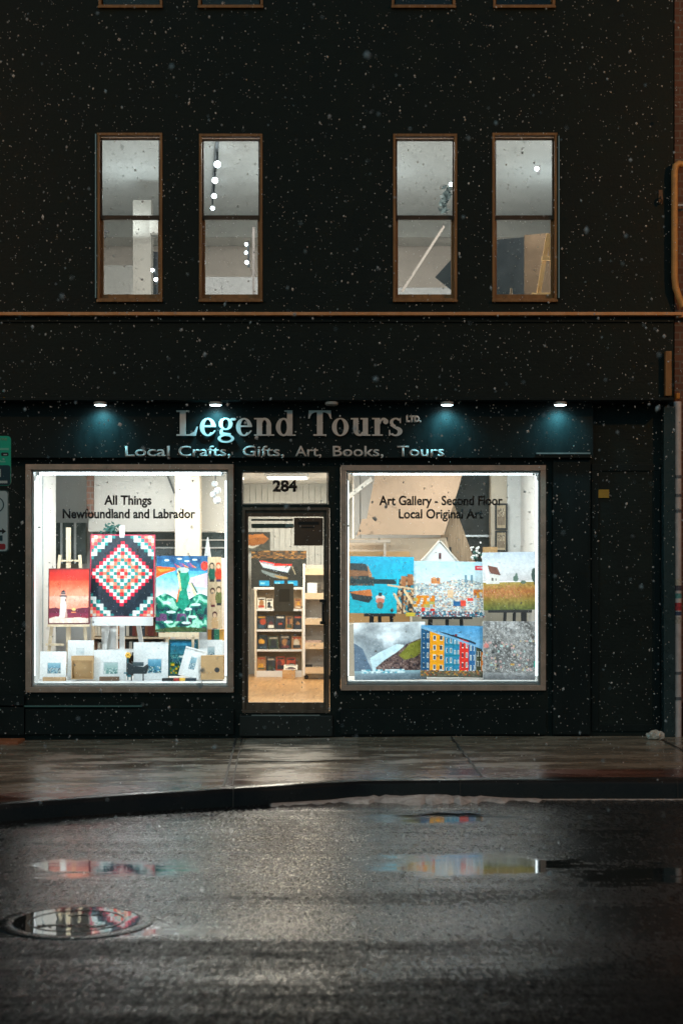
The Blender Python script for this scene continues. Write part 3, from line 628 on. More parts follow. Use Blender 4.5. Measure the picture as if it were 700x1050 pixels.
MB().box(X(691.5), X(691.5)+7, .02, 8, -.2, 9.6).build('brick_wall', BR, nb); MB().box(X(691.5), X(691.5)+7.05, -.06, .017, Z(326), Z(321)).build('string_course', LEDGE, nb)
MB().box(X(699), X(699)+6.7, -.03, .017, .0, .35).build('plinth', mat('plinth_red', (.16, .06, .04), .6, var=.3), nb)
# the doorstep of the next building on the left
st3 = MB().box(-5.6, X(20, -.35), -.40, -.06, walk_z(-4)-.02, walk_z(-4) + .035).build('brick_doorstep', mat('orange_brick', (.42, .14, .06), .5, var=.3, scale=20), None, bevel=.01)
tag(st3, 'low orange brick doorstep at the foot of the wall at the far left edge', 'step')

# crumpled bag at the foot of the corner
def crumple(name, c, rx, ry, rz, mt, seed, n=22):
    g_ = random.Random(seed); ph = [(g_.uniform(2, 9), g_.uniform(0, 6), g_.uniform(2, 8), g_.uniform(0, 6), g_.uniform(.03, .12)) for _ in range(9)]
    m_ = MB(); prof = []
    vs = []; 
    for i in range(n//2 + 1):
        th = math.pi * i / (n//2)
        for k_ in range(n):
            a = 2*math.pi*k_/n; q = 1 + sum(w*math.sin(f1*th+p1)*math.cos(round(f2)*a+p2) for f1, p1, f2, p2, w in ph)
            vs.append((c[0]+rx*q*math.sin(th)*math.cos(a), c[1]+ry*q*math.sin(th)*math.sin(a), max(c[2], c[2]+rz*.55 - rz*q*math.cos(th))))
    fs = [(i*n+k_, i*n+(k_+1) % n, (i+1)*n+(k_+1) % n, (i+1)*n+k_) for i in range(n//2) for k_ in range(n)]
    m_.add(vs, fs); return m_.build(name, mt, None, weld=True)
bag = crumple('plastic_bag', (X(672, -.35), -.35, walk_z(3.2)+.006), .085, .07, .055, mat('white_plastic', (.60, .60, .56), .35, var=.1), 4)
tag(bag, 'crumpled white plastic bag lying on the pavement at the foot of the right corner', 'bag')

# parking signs on a post near the kerb, mostly outside the frame
py_ = -3.35; px_ = X(-9, py_)
PS = thing('sign_post', 'grey post at the left edge carrying a green sign above a white parking sign', 'sign', (px_, py_, walk_z(-3)))
MB().tube([(px_, py_, walk_z(-4)), (px_, py_, 3.0)], .03, 14).build('pole', STEEL, PS, smooth=True)
def rounded(x0, x1, z0, z1, r, n=5):
    pts = []
    for cx_, cz_, a0 in ((x1-r, z0+r, -90), (x1-r, z1-r, 0), (x0+r, z1-r, 90), (x0+r, z0+r, 180)):
        pts += [(cx_+r*math.cos(R(a0+90*i/n)), cz_+r*math.sin(R(a0+90*i/n))) for i in range(n+1)]
    return pts
y1 = py_ - .035
gs = MB().prism(rounded(X(-30, y1), X(11.5, y1), Z(498, y1), Z(447, y1), .03), y1, y1+.004).build('green_sign', mat('green_sign_paint', (.015, .62, .38), .35), PS)
MB().prism(rounded(X(-29.5, y1), X(11.0, y1), Z(498, y1)+.004, Z(477, y1), .02), y1-.003, y1-.001).build('dark_field', mat('navy_sign_paint', (.012, .045, .065), .35), gs)
SW = mat('sign_white', (.70, .74, .72), .4); 
text_mesh('sign_writing', 'me', 1, 7.5, 451.5, 3.6, y1-.002, mat('sign_pale_green', (.35, .62, .35), .4), gs, .001)
MB().box(X(-20, y1), X(9.5, y1), y1-.002, y1-.0005, Z(461.6, y1), Z(459.4, y1)).build('stripe', mat('sign_mint', (.25, .75, .55), .4), gs)
MB().box(X(-20, y1), X(6, y1), y1-.002, y1-.0005, Z(474, y1), Z(472.6, y1)).build('stripe', MATS['sign_mint'], gs)
MB().prism(rounded(X(1.5, y1), X(9, y1), Z(467.5, y1), Z(464, y1), .008), y1-.002, y1-.0005).build('badge', BLK, gs)
MB().box(X(4, y1), X(7.6, y1), y1-.004, y1-.0025, Z(466.7, y1), Z(465.7, y1)).build('badge_stripe', SW, gs)
mb = MB(); mb.box(X(-1.5, y1), X(1.3, y1), y1-.0045, y1-.0035, Z(489, y1), Z(481, y1)); mb.build('sign_letter', SW, gs)
MB().box(X(-20, y1), X(8, y1), y1-.0045, y1-.0035, Z(495.5, y1), Z(493, y1)).build('stripe', SW, gs)
ws = MB().prism(rounded(X(-28, y1), X(9.3, y1), Z(566, y1), Z(502.5, y1), .03), y1, y1+.004).build('white_sign', mat('sign_rim_dark', (.03, .09, .10), .35), PS)
MB().prism(rounded(X(-27, y1), X(8.2, y1), Z(565, y1), Z(503.5, y1), .026), y1-.002, y1-.0005).build('white_field', mat('sign_bluewhite', (.66, .78, .80), .4), ws)
m_ = MB(); arcband(m_, X(-4, y1), Z(517.5, y1), (8.6*S(y1), 8.2*S(y1)), (7.5*S(y1), 7.1*S(y1)), 0, 360, y1-.004, y1-.0025, n=40); m_.build('prohibition_ring', mat('sign_dark_teal', (.01, .06, .08), .4), ws, weld=True)
m_ = MB(); m_.prism([(X(2.6, y1), Z(547.6, y1)), (X(6.6, y1), Z(545, y1)), (X(2.6, y1), Z(541.6, y1))][::1], y1-.004, y1-.0025); m_.box(X(-10, y1), X(2.5, y1), y1-.004, y1-.0025, Z(545.6, y1), Z(543.6, y1)); m_.build('arrow', LET, ws)
MB().box(X(-20, y1), X(3, y1), y1-.004, y1-.0025, Z(554.5, y1), Z(549, y1)).build('dark_patch', MATS['sign_dark_teal'], ws)
MB().prism(rounded(X(-20, y1), X(6, y1), Z(563.5, y1), Z(557.5, y1), .015), y1-.004, y1-.0025).build('red_patch', mat('sign_red', (.45, .02, .03), .4), ws)

# ------------------------------------------------------------------ rooms behind the glass
MB().box(XL+.25, XR-.25, WT+.001, 9.24, -.1, .16).build('ground_floor', BLACK2, B)
MB().box(-1.62, .12, WT+.002, 7.3, .162, .20).build('shop_floor', OAK, B)
MB().box(XL+.26, XR-.26, WT+.001, 9.24, 3.1, 4.15).build('upper_floor', ROOMW, B)
MB().box(XL+.26, XR-.26, WT+.001, 9.24, 7.02, 7.3).build('upper_ceiling', mat('upper_ceiling_paint', (.46, .47, .46), .6, var=.08, scale=1.2), B)
UPW = mat('upper_wall_paint', (.66, .57, .50), .7, var=.1, scale=1.5)
MB().box(XL+.26, XR-.26, 7.2, 7.3, 4.151, 7.019).build('upper_back_wall', UPW, B)
MB().box(XL+.26, XR-.26, 6.6, 7.19, Z(228, 6.6)-.22, 7.018).build('ceiling_beam', mat('beam_paint', (.48, .46, .42), .6, var=.05), B)
for x_ in (XL+.27, XR-.36): MB().box(x_, x_+.08, WT+.01, 7.19, 4.152, 7.018).build('upper_side_wall', ROOMW, B)
# grooved white panelling at the back of the shop
pn = MB()
for i in range(22):
    x_ = -1.75 + i*.09; pn.box(x_, x_+.084, 7.32, 7.36, .16, 3.099)
pn.box(-1.8, .3, 7.361, 7.4, .16, 3.099); tag(pn.build('panelled_wall', mat('panel_white', (.70, .71, .68), .5), B))
MB().box(-1.72, -1.64, 4.1, 7.31, .161, 3.098).build('partition', ROOMW, B); MB().box(.16, .24, 3.9, 7.31, .161, 3.098).build('partition', ROOMW, B)
MB().box(XL+.26, -1.73, 4.1, 4.2, .161, 3.098).build('partition', ROOMW, B); MB().box(.25, XR-.26, 3.9, 4.0, .161, 3.098).build('partition', ROOMW, B)
# short return walls either side of the displays
MB().box(-3.47, -3.40, WT+.03, 2.3, .161, 3.098).build('display_side_wall', ROOMW, B)
MB().box(2.19, 2.26, WT+.03, 3.4, .161, 3.098).build('display_side_wall', ROOMW, B)
for k_ in (0, 1, 2): MB().box(-3.399, -3.392, .75+.36*k_, .80+.36*k_, .52, 3.0).build('wall_batten', mat('grey_batten', (.50, .54, .55), .5), B)
# display platforms
MB().box(-3.391, -1.16, WT+.03, 1.85, .161, Z(698.5, .85)).build('display_platform', WHITEP, B, bevel=.004)
MB().box(.06, 2.188, WT+.03, 1.75, .161, Z(698.5, .85)).build('display_platform', WHITEP, B, bevel=.004)

# everything from here to the shelves beyond the door stands OFF metres further into the shop than its written y
OFF = .55; X_, Z_, S_ = X, Z, S
def X(px, y=0.0): return X_(px, y + OFF)
def Z(py, y=0.0): return Z_(py, y + OFF)
def S(y=0.0): return S_(y + OFF)
BEFORE = set(bpy.data.objects)
# left background
BULK = mat('greige_bulkhead', (.47, .45, .41), .7, var=.08, scale=1.5)
MB().box(X(91, 2.4), X(240, 2.4), 2.4, 2.48, Z(545, 2.4), 3.097).build('bulkhead', BULK, B)
MB().box(X(89, 2.3), X(95.5, 2.3), 2.3, 2.39, Z(530, 2.3), 3.096).build('brick_pier', BR, B)
MB().box(X(179.5, 2.0), X(205, 2.0), 2.0, 2.24, .162, 3.095).build('column', mat('beige_column', (.66, .58, .46), .6, var=.06), B, bevel=.006)
MB().box(X(55, 3.2), X(88, 3.2), 3.2, 3.3, Z(578, 3.2), Z(536, 3.2)).build('inner_window', mat('dim_opening', (.10, .12, .12), .3, var=.5, scale=5), B)
for a_, b_2 in ((62, 64), (76, 78)): MB().box(X(a_, 3.15), X(b_2, 3.15), 3.15, 3.19, Z(578, 3.15), Z(536, 3.15)).build('mullion', WHITEP, B)
MB().box(X(95, 3.3), X(236, 3.3), 3.3, 3.4, Z(572, 3.3), Z(546, 3.3)).build('inner_window', mat('dim_transom', (.07, .10, .11), .3, var=.6, scale=4), B)
for rw in (553, 561): MB().box(X(95, 3.25), X(236, 3.25), 3.25, 3.29, Z(rw+1.4, 3.25), Z(rw, 3.25)).build('transom_bar', WHITEP, B)
MB().bar((X(172, 2.36), 2.36, Z(488, 2.36)), (X(179, 2.36), 2.36, Z(506, 2.36)), .02).build('ceiling_bracket', BLK, B)
# book cabinet low behind the easels
def books_row(pa, pb, r0, r1, y, n, seed, pal, parent=None, d=.14):
    g_ = random.Random(seed); xx_ = X(pa, y); tot = X(pb, y) - xx_; out = []
    for i in range(n):
        w_ = tot/n; h_ = (r1-r0)*S(y)*g_.uniform(.75, 1); c_ = hexc(g_.choice(pal)); mm = mat('spine_%02x%02x%02x' % tuple(int(q*255) for q in c_), tuple(srgb(c_)), .6)
        b3 = MB().box(xx_+i*w_+.002, xx_+(i+1)*w_-.002, y, y+d, Z(r1, y), Z(r1, y)+h_).build('book', mm, parent, bevel=.001); out.append(b3)
    return out
cab = thing('bookcase', 'low brown bookcase full of spines behind the white easel in the left window', 'bookcase', (X(127, 2.3), 2.4, .16))
MB().frame(X(94, 2.3), X(172, 2.3), .165, Z(630, 2.3), .03, 2.3, 2.6).build('carcass', PALE, cab); MB().box(X(95, 2.5), X(171, 2.5), 2.58, 2.6, .2, Z(632, 2.5)).build('back', mat('dark_back', (.10, .07, .05), .7), cab)
MB().box(X(95, 2.35), X(171, 2.35), 2.32, 2.57, Z(655, 2.35), Z(653, 2.35)).build('shelf', PALE, cab)
books_row(97, 168, 634, 652, 2.36, 22, 5, ['#5a3a26', '#7b4a2c', '#2a2a2a', '#a06a3a', '#3a4a55', '#ccc6b8', '#6a2a22'], cab); books_row(97, 168, 657, 672, 2.36, 22, 6, ['#5a3a26', '#7b4a2c', '#d8d4c8', '#a06a3a', '#3a4a55', '#222222'], cab)

# right background
KRAFT = mat('kraft_board', (.42, .285, .19), .7, var=.07, scale=2.5)
y_ = 1.75
so = MB().prism([(X(a, y_), Z(b, y_)) for a, b in ((365, 551), (368, 548), (455, 548.5), (470, 500), (476, 478), (386, 478), (376, 532), (371, 532))], y_, y_+.05).build('stair_soffit', KRAFT, B)
MB().prism([(X(a, 1.9), Z(b, 1.9)) for a, b in ((352, 600), (470, 600), (457, 551), (352, 552.5))], 1.9, 1.95).build('lower_soffit', mat('pale_kraft', (.52, .40, .29), .7, var=.06), B)
MB().box(X(352, 1.7), X(400, 1.7), 1.66, 1.72, Z(556.5, 1.7), Z(553.5, 1.7)).build('rail', mat('greywood', (.40, .33, .27), .6), B)
MB().box(X(393, 1.7), X(395.5, 1.7), 1.66, 1.72, Z(600, 1.7), Z(557, 1.7)).build('rail', MATS['greywood'], B)
MB().bar((X(354, 1.6), 1.6, Z(512, 1.6)), (X(381, 1.6), 1.6, Z(491, 1.6)), .05, .03).build('ceiling_batten', mat('warm_white', (.66, .60, .52), .6), B)
MB().box(X(452, 2.7), X(508, 2.7), 2.7, 2.75, .163, 3.094).build('stairwell_shade', mat('stair_void_shade', (.022, .022, .020), .5, var=.3), B)  # flat dark panel standing in for the shade of the stair void
MB().box(X(455, 2.6), X(505, 2.6), 2.6, 2.64, Z(550.5, 2.6), Z(548.5, 2.6)).build('stair_rail', STEEL, B)
PLK = wood('stair_planks', (.30, .20, .12), (.58, .42, .28), 6, (22, 1, .6), .6)
MB().prism([(X(a, 2.2), Z(b, 2.2)) for a, b in ((452, 580), (488, 580), (470, 530), (464, 514), (452, 549))], 2.2, 2.26).build('stair_side', PLK, B)
for i, (a, b) in enumerate(((457, 551), (461, 561), (465.5, 571))): MB().box(X(a-1.3, 2.15), X(a+1.3, 2.15), 2.12, 2.18, Z(b+9, 2.15), Z(b, 2.15)).build('stair_riser', BLK, B)
MB().bar((X(455, 2.1), 2.1, Z(547, 2.1)), (X(463, 2.1), 2.1, Z(520, 2.1)), .025).build('stair_strut', BLK, B)
MB().box(X(503, 2.3), X(529, 2.3), 2.3, 2.5, .163, 3.093).build('column', mat('pale_column', (.66, .57, .45), .6, var=.05), B)
MB().box(X(519.5, 2.28), X(540, 2.28), 2.26, 2.29, .164, 3.092).build('white_partition', ROOMW, B)
cabr = MB().box(X(422, 1.5), X(547, 1.5)-.02, 1.5, 1.8, .164, Z(585, 1.5)).box(X(356, 1.5), X(421, 1.5), 1.5, 1.8, .164, Z(640, 1.5)).build('counter', mat('cream_counter', (.70, .66, .57), .5, var=.05), B)
MB().box(X(356, 1.5), X(421, 1.5), 1.78, 1.8, Z(639, 1.5), Z(565, 1.5)).build('counter_back', CARD, B)

# ------------------------------------------------------------------ pictures
def frame_line(c, col_, t=.03):
    a = c.h/c.w; c.put((c.U < t*a) | (c.U > 1-t*a) | (c.V < t) | (c.V > 1-t), col_); return c

# lighthouse at dusk
c = Cv(92, 122); c.grad(0, .22, ['#a81f14', '#e0402a']); c.grad(.22, .5, ['#ee5a3c', '#f7a98f']); c.grad(.5, .74, ['#f9c3b0', '#f3937c']); c.tex(.10, 5, 2, aspect=.4)
c.poly([(0, .72), (.18, .70), (.3, .73), (.55, .735), (.8, .71), (1, .70), (1, .92), (0, .92)], '#6a1a3c'); c.grad(.80, 1, ['#7a2348', '#b04a48'])
c.ell(.62, .735, .05, .022, '#ffd08a'); c.rect(.56, .78, .68, .80, '#f59a6a'); c.poly([(0, .90), (.2, .86), (.45, .89), (.75, .88), (1, .90), (1, 1), (0, 1)], '#f2ddd0')
c.tex(.10, 14, 9, (c.V > .86)); c.poly([(.27, .88), (.31, .50), (.41, .50), (.46, .88)], '#f3e9e4'); c.rect(.27, .485, .45, .51, '#3a3a44'); c.rect(.31, .43, .41, .485, '#caa9a0'); c.poly([(.29, .435), (.36, .385), (.43, .435)], '#2a2c38'); c.rect(.30, .445, .42, .46, '#3a3c48')
c.poly([(.4, .88), (.44, .66), (.47, .88)], '#c9a69c')
frame_line(c, '#5a0f1c', .022)
picture('lighthouse_painting', 'red sunset painting of a white lighthouse on the wooden easel in the left window', 'painting', 49.5, 92, 582.5, 640, .62, c, 5, -.4, .03, (.20, .03, .05))
# patchwork quilt
c = Cv(136, 176, '#1c2a38'); cw, chh = 17*2+1, 23*2+1
bi = np.floor((c.U - .5) * 18.4 + .5).astype(int); bj = np.floor((c.V - .475) * 24.2 + .5).astype(int); d = np.abs(bi) + np.abs(bj)
ring = ['#f4efe6', '#e2323e', '#f3a38c', '#f4efe6', '#2f8f8c', '#f08a72', '#e8ddc8', '#2a8886', '#f4f2ec', '#d8284c']
for q in range(10):
    m_ = d == q; c.put(m_, ring[q])
    if q % 2 == 0: c.put(m_ & ((bi % 2) == 0), ring[(q+5) % 10] if q in (2, 6) else ring[q])
ci = np.minimum(np.floor(c.U*18.4).astype(int), np.floor((1-c.U)*18.4).astype(int)); cj = np.minimum(np.floor((c.V-.01)*24.2).astype(int), np.floor((1-c.V)*24.2).astype(int)); dc = ci + cj
for q, k_ in ((0, '#f08a72'), (1, '#f4efe6'), (2, '#f3a38c'), (3, '#e2545e'), (4, '#2a8886'), (5, '#f4f2ec'), (6, '#dfe6e4')): c.put((dc == q), k_)
c.put((dc == 6) & (ci % 2 == 0), '#2a8886')
c.tex(.06, 30, 4); frame_line(c, '#b3204f', .014)
picture('patchwork_quilt', 'dark patchwork quilt with a pink, white and teal diamond hung on the white easel', 'quilt', 91.5, 158, 547.5, 633, .8, c, 5, .3, .02, (.5, .05, .12))
# swirling sea scene with a green figure
c = Cv(108, 160); c.grad(0, .2, ['#28567a', '#3f7c9c']); c.grad(.2, .5, ['#5aa6cc', '#e6eef2']); c.tex(.10, 6, 8, c.V < .5)
c.poly([(0, .14), (.36, .155), (.38, .19), (.15, .24), (0, .29)], '#f2662a'); c.poly([(0, .17), (.2, .17), (.3, .18), (.1, .22)], '#ff9648'); c.ell(.94, .13, .07, .06, '#ee4a3a'); c.poly([(.62, .30), (1, .22), (1, .42), (.75, .40)], '#e6c6dc')
for sx, sy in ((.2, .06), (.45, .04), (.6, .07), (.75, .05)): c.ell(sx, sy, .05, .012, '#dfeaf2')
sea = c.V + .05*np.sin(c.U*9) > .55
c.put(sea, '#146a5c'); W_ = vnoise(c.h, c.w, 4, 21, 3); st_v = np.sin((c.V*22 + 4*np.sin(c.U*5 + W_*6) + W_*7)); c.put(sea & (st_v > .35), '#3a9478'); c.put(sea & (st_v > .80), '#a9d8c4'); c.put(sea & (st_v < -.6), '#123f46')
c.put(sea & (c.V > .76) & (c.V < .86) & (st_v > .1) & (c.U < .6), '#6e5070'); c.put(sea & (c.V > .80) & (c.U > .6) & (st_v < .0), '#463a4c'); c.poly([(.0, 1), (.0, .97), (.4, .93), (1, .95), (1, 1)], '#4a5a3a')
for ex, ey in ((.22, .62), (.3, .74), (.62, .70), (.72, .80), (.25, .87), (.6, .88), (.78, .64)): c.ell(ex, ey, .09, .018, '#d9efe6')
c.poly([(.42, .16), (.60, .15), (.66, .3), (.60, .45), (.66, .62), (.55, .72), (.40, .66), (.42, .5), (.46, .38), (.40, .26)], '#2a8e78'); c.line(.42, .2, .48, .45, .02, '#dfc9a0'); c.line(.45, .45, .41, .6, .015, '#e07a4a'); c.line(.66, .36, .76, .5, .03, '#e6dcb8'); c.line(.7, .36, .8, .48, .015, '#4a6a5a')
for t in range(8): c.line(.36+.05*t, .11+.02*math.sin(t*2), .42+.05*t, .155, .012, ['#b0587a', '#cf8a6a', '#7a4a8a'][t % 3])
c.ell(.52, .19, .12, .035, '#bcd9c8'); c.tex(.12, 16, 5)
picture('seascape_painting', 'large green and blue swirling sea painting with an orange streak, right of the quilt', 'painting', 159.5, 212, 569.5, 648, .55, c, 5, .3, .03, (.12, .22, .28))
# doll banner
c = Cv(36, 150, '#d8bfa0'); c.tex(.06, 6, 3)
for i_, (x_, y2, body, head) in enumerate(((.35, .12, '#1c6a58', '#3a2a22'), (.8, .12, '#d8502c', '#c0602c'), (.38, .47, '#d9b694', '#4a2a20'), (.8, .45, '#7a7a4a', '#5a4a30'), (.5, .80, '#d8b48c', '#5a2a24'))):
    c.ell(x_, y2+.12, .24, .10, body); c.ell(x_, y2, .17, .045, head); c.ell(x_, y2+.012, .12, .032, '#eac8a8'); c.rect(x_-.15, y2+.19, x_+.15, y2+.225, ['#222222', '#4a3a5c', '#6a2a30'][i_ % 3])
c.tex(.08, 20, 3)
picture('doll_banner', 'narrow cloth hanging with small stitched dolls at the right edge of the left window', 'banner', 213, 228, 571, 645, .75, c, 2, -1, .015, (.6, .5, .4))
# ---- right window
# harbour with red sheds
c = Cv(130, 118); c.grad(0, 1, ['#12a4c2', '#10adc2', '#1cb8c6']); c.tex(.04, 4, 2)
c.poly([(0, .12), (.24, .13), (.34, .30), (.34, .36), (0, .36)], '#3a4446'); c.poly([(0, .24), (.30, .26), (.30, .34), (0, .36)], '#8a6448'); c.poly([(.27, .14), (.34, .30), (.35, .38), (.30, .36)], '#b48a68')
m_ = (c.V > .36) & (c.V < .52) & (c.U < .38); c.put(m_, '#25373a'); c.speck(m_, 60, ['#1c2c30', '#34484a', '#5a6a64', '#7a5a44'], 3, 1.2)
m_ = (c.V > .40) & (c.V < .48) & (c.U < .80) & (vnoise(c.h, c.w, 12, 5) > .35); c.put(m_, '#22383c')
c.poly([(0, .62), (.30, .60), (.36, .74), (.30, .82), (.05, .76)], '#2f3a3c'); c.poly([(.0, .64), (.05, .62), (.33, .58), (.36, .70), (.30, .70), (.06, .66)], '#c07a48'); 
c.ell(.48, .72, .075, .045, '#e8dcd4'); c.ell(.48, .78, .07, .05, '#d08a76'); c.ell(.48, .86, .05, .06, '#7a6a5c'); c.rect(.45, .64, .51, .70, '#3a4448')
m_ = (c.U > .74) & (c.V > .34) & (c.U + .25*c.V > .9); c.put(m_, '#80624a'); c.speck(m_, 34, ['#7a563c', '#a88464', '#c4a484', '#4a3426', '#23383c', '#1b8ca0', '#d8b898'], 8, 1.1); c.rect(.80, .34, .88, .52, '#a47452'); c.rect(.90, .30, .99, .50, '#9a6c4c'); c.line(.6, .50, .98, .56, .014, '#d9c0a0'); c.line(.7, .66, .86, .96, .02, '#e0c8a8'); c.line(.86, .6, .98, .8, .02, '#e6caa4'); c.rect(.82, .54, .84, 1, '#5a3a28')
picture('harbour_painting', 'bright turquoise harbour print with brown sheds mirrored in water, top left of the right window', 'picture', 358, 423.5, 570.5, 629, .95, c, 4, .8, .03)
# town on a hill
c = Cv(148, 116); c.grad(0, .42, ['#bcd9e6', '#dfe9ec']); T = c.V > .36 + .04*np.sin(c.U*7) ; c.put(T, '#c9cccb')
c.speck(T, 40, ['#e6e6e2', '#c3cfd4', '#b4bec2', '#d8b8a0', '#a4b0b4', '#f2efe8', '#c8d0c8', '#8a98a0', '#e6dcd0'], 4, .9); c.speck(T, 62, ['#f5f4f0', '#a4b0b6', '#d0d8dc', '#c09078', '#6a7c88'], 6, 1.1, .28)
c.rect(.25, .30, .38, .40, '#c88a5a'); c.rect(.27, .28, .31, .32, '#d8b090'); c.rect(.33, .29, .36, .36, '#8a6a5a')
for tx in (.72, .80): c.rect(tx, .24, tx+.035, .38, '#7c98a4')
c.rect(.86, .07, 1.0, .155, '#c83248'); c.rect(.89, .10, .97, .12, '#f2d6d8'); c.speck((c.U < .30) & (c.V > .62) & (c.V < .84), 18, ['#e0a238', '#d88a28', '#b8b070'], 2, 1.3, .8); c.speck((c.U > .84) & (c.V > .5) & (c.V < .66), 20, ['#d8a050', '#c87a40'], 3, 1.3, .8)
c.rect(.56, .72, .66, .80, '#2f6a94'); c.rect(.66, .70, .74, .80, '#e05a48'); c.rect(.76, .66, .84, .71, '#e8604c'); c.rect(.12, .84, .17, .92, '#d8382e'); c.rect(.24, .86, .30, .94, '#c83a30'); c.rect(.48, .52, .56, .66, '#e6c8a8'); c.speck(c.V > .90, 50, ['#4a5a64', '#e6eaec', '#7a8a94', '#2f7a90', '#b04a40'], 9, 1.2)
picture('town_painting', 'print of a crowded pale hillside town, top middle of the right window', 'picture', 423, 496.5, 575.5, 632.5, 1.0, c, 4, .8, .03)
# house on a moor
c = Cv(112, 116); c.grad(0, .5, ['#b9c2cc', '#d3d6d8', '#c9c4c4']); c.tex(.03, 3, 3); c.grad(.52, 1, ['#9a8a4a', '#a8703c', '#8a7a3a', '#5a6428']); c.tex(.14, 22, 5, c.V > .52, 1.6); c.speck((c.V > .58) & (c.V < .8) & (c.U < .7), 50, ['#c08a6c', '#a46a4c', '#96803c'], 4, 2, .35)
c.rect(.07, .38, .30, .54, '#d6d2cc'); c.poly([(.04, .24), (.09, .22), (.12, .40), (.08, .54), (.06, .54)], '#e2e0dc'); c.poly([(.09, .22), (.27, .26), (.33, .40), (.13, .36)], '#6a4438'); c.rect(.16, .44, .19, .49, '#55504c'); c.rect(.23, .45, .25, .49, '#66605c')
c.ell(.60, .46, .05, .05, '#5c7066'); c.ell(.615, .42, .025, .06, '#5c7066'); c.ell(.74, .52, .05, .03, '#56685c'); c.ell(.94, .40, .05, .12, '#3c4c48'); c.rect(.93, .5, .95, .57, '#3a3a34')
picture('moor_painting', 'print of a white house on a russet moor, top right of the right window', 'picture', 495.5, 551.5, 566, 625.5, .80, c, 4, -1.0, .03)
# iceberg and headland
c = Cv(150, 124); N = vnoise(c.h, c.w, 4, 31, 5); c.grad(0, 1, ['#d4d8da', '#a9b2b8', '#93a0a8']); c.tex(.40, 4, 31, c.V < .75); c.poly([(0, .35), (.12, .45), (.2, .7), (.3, 1), (0, 1)], '#66788a')
c.poly([(.22, .62), (.35, .52), (.6, .38), (.70, .40), (.66, .52), (.45, .72), (.26, .86)], '#d8ecf2'); c.tex(.12, 9, 12, c.pm([(.22, .62), (.6, .38), (.70, .40), (.45, .72), (.26, .86)]))
m_ = c.pm([(.30, .78), (.42, .66), (.60, .52), (.74, .38), (.95, .28), (1, .30), (1, .84), (.30, .84)]); c.put(m_, '#64504f'); c.speck(m_, 40, ['#5a4644', '#74605c', '#8f7a74', '#40343a', '#6a5650'], 6, 1.2); c.tex(.1, 14, 7, m_)
m_ = c.pm([(.62, .58), (.78, .38), (.95, .30), (1, .32), (1, .5), (.84, .62), (.7, .66)]); c.put(m_, '#7a7a34'); c.tex(.16, 12, 8, m_)
c.grad(.84, 1, ['#a9c6cf', '#7f8c94', '#6c7880']); c.speck((c.V > .82) & (c.V < .88) & (c.U > .1) & (c.U < .7), 50, ['#e6f2f4', '#6fb4c4', '#cfe0e4'], 2, .6, .8)
picture('iceberg_painting', 'stormy print of a pale iceberg behind a brown headland, bottom left of the right window', 'picture', 363.5, 437, 638, 697, .50, c, 5, -1.2, .035, (.03, .03, .03))
# coloured row houses
c = Cv(136, 108); c.grad(0, .55, ['#5f9cc4', '#9ec4dc']); c.tex(.06, 5, 4, c.V < .5)
hs = [(.0, .14, .06, '#2c5c7c', 3), (.14, .36, .10, '#f0a422', 3), (.36, .49, .15, '#4a90ae', 3), (.49, .60, .19, '#3f8aa6', 3), (.60, .74, .24, '#d23e30', 2), (.74, .84, .29, '#3a6c94', 2), (.85, .93, .40, '#4a4a34', 2), (.93, .995, .48, '#e08a34', 1)]
for x0, x1, t0, cc, nw in hs:
    c.poly([(x0, t0), (x1, t0+.05), (x1, .86), (x0, .88)], cc)
    for r_ in range(4):
        for q in range(2):
            wx = x0 + (x1-x0)*(.22+.46*q); wy = t0 + .09 + r_*.19; c.rect(wx, wy, wx+(x1-x0)*.20, wy+.10, '#e9ece6'); c.rect(wx+.006, wy+.012, wx+(x1-x0)*.20-.006, wy+.088, '#3a4a56')
    c.line(x0, t0-.0, x1, t0+.05, .012, '#2a2c30')
for x0, x1 in ((.36, .60),):
    for r_ in (.36, .56, .74): c.rect(x0, r_, x1, r_+.03, '#1f7f92')
c.poly([(0, .0), (.0, .06), (1, .47), (1, .44)], '#8ab4d0'); c.grad(.87, 1, ['#7a6a4c', '#5c5a50']); c.speck((c.V > .86) & (c.V < .97), 60, ['#c09030', '#4c4c44', '#8c8470', '#a05a3c'], 6, .7, .5); c.rect(.52, .16, .56, .2, '#8a3a34')
picture('row_houses_painting', 'print of blue, yellow and red row houses, bottom middle of the right window', 'picture', 431, 497.5, 641.5, 694.5, .42, c, 4, .7, .03)
# grey woodland print
c = Cv(116, 122, '#868482'); c.tex(.30, 4, 40); c.speck(c.V > -1, 60, ['#7a7a7a', '#a4a2a0', '#626364', '#b6b4b2', '#8c8c8c'], 4, 1, .35); c.tex(.22, 26, 41); c.speck((c.V > .3) & (c.V < .85), 34, ['#c8a4a0', '#a4bcb8', '#b8a888'], 5, 1, .10); c.rect(.50, .72, .57, .76, '#b8924c'); c.rect(.93, .68, .99, .78, '#2f9c8c'); c.ell(.06, .42, .05, .04, '#c88a84'); c.grad(.88, 1, ['#9a9a9a', '#6a6a6c']); c.tex(.1, 20, 3, c.V > .86)
picture('woodland_print', 'grey speckled print of a bare snowy town and trees, bottom right of the right window', 'picture', 495, 551, 637, 697, .36, c, 4, .3, .03)

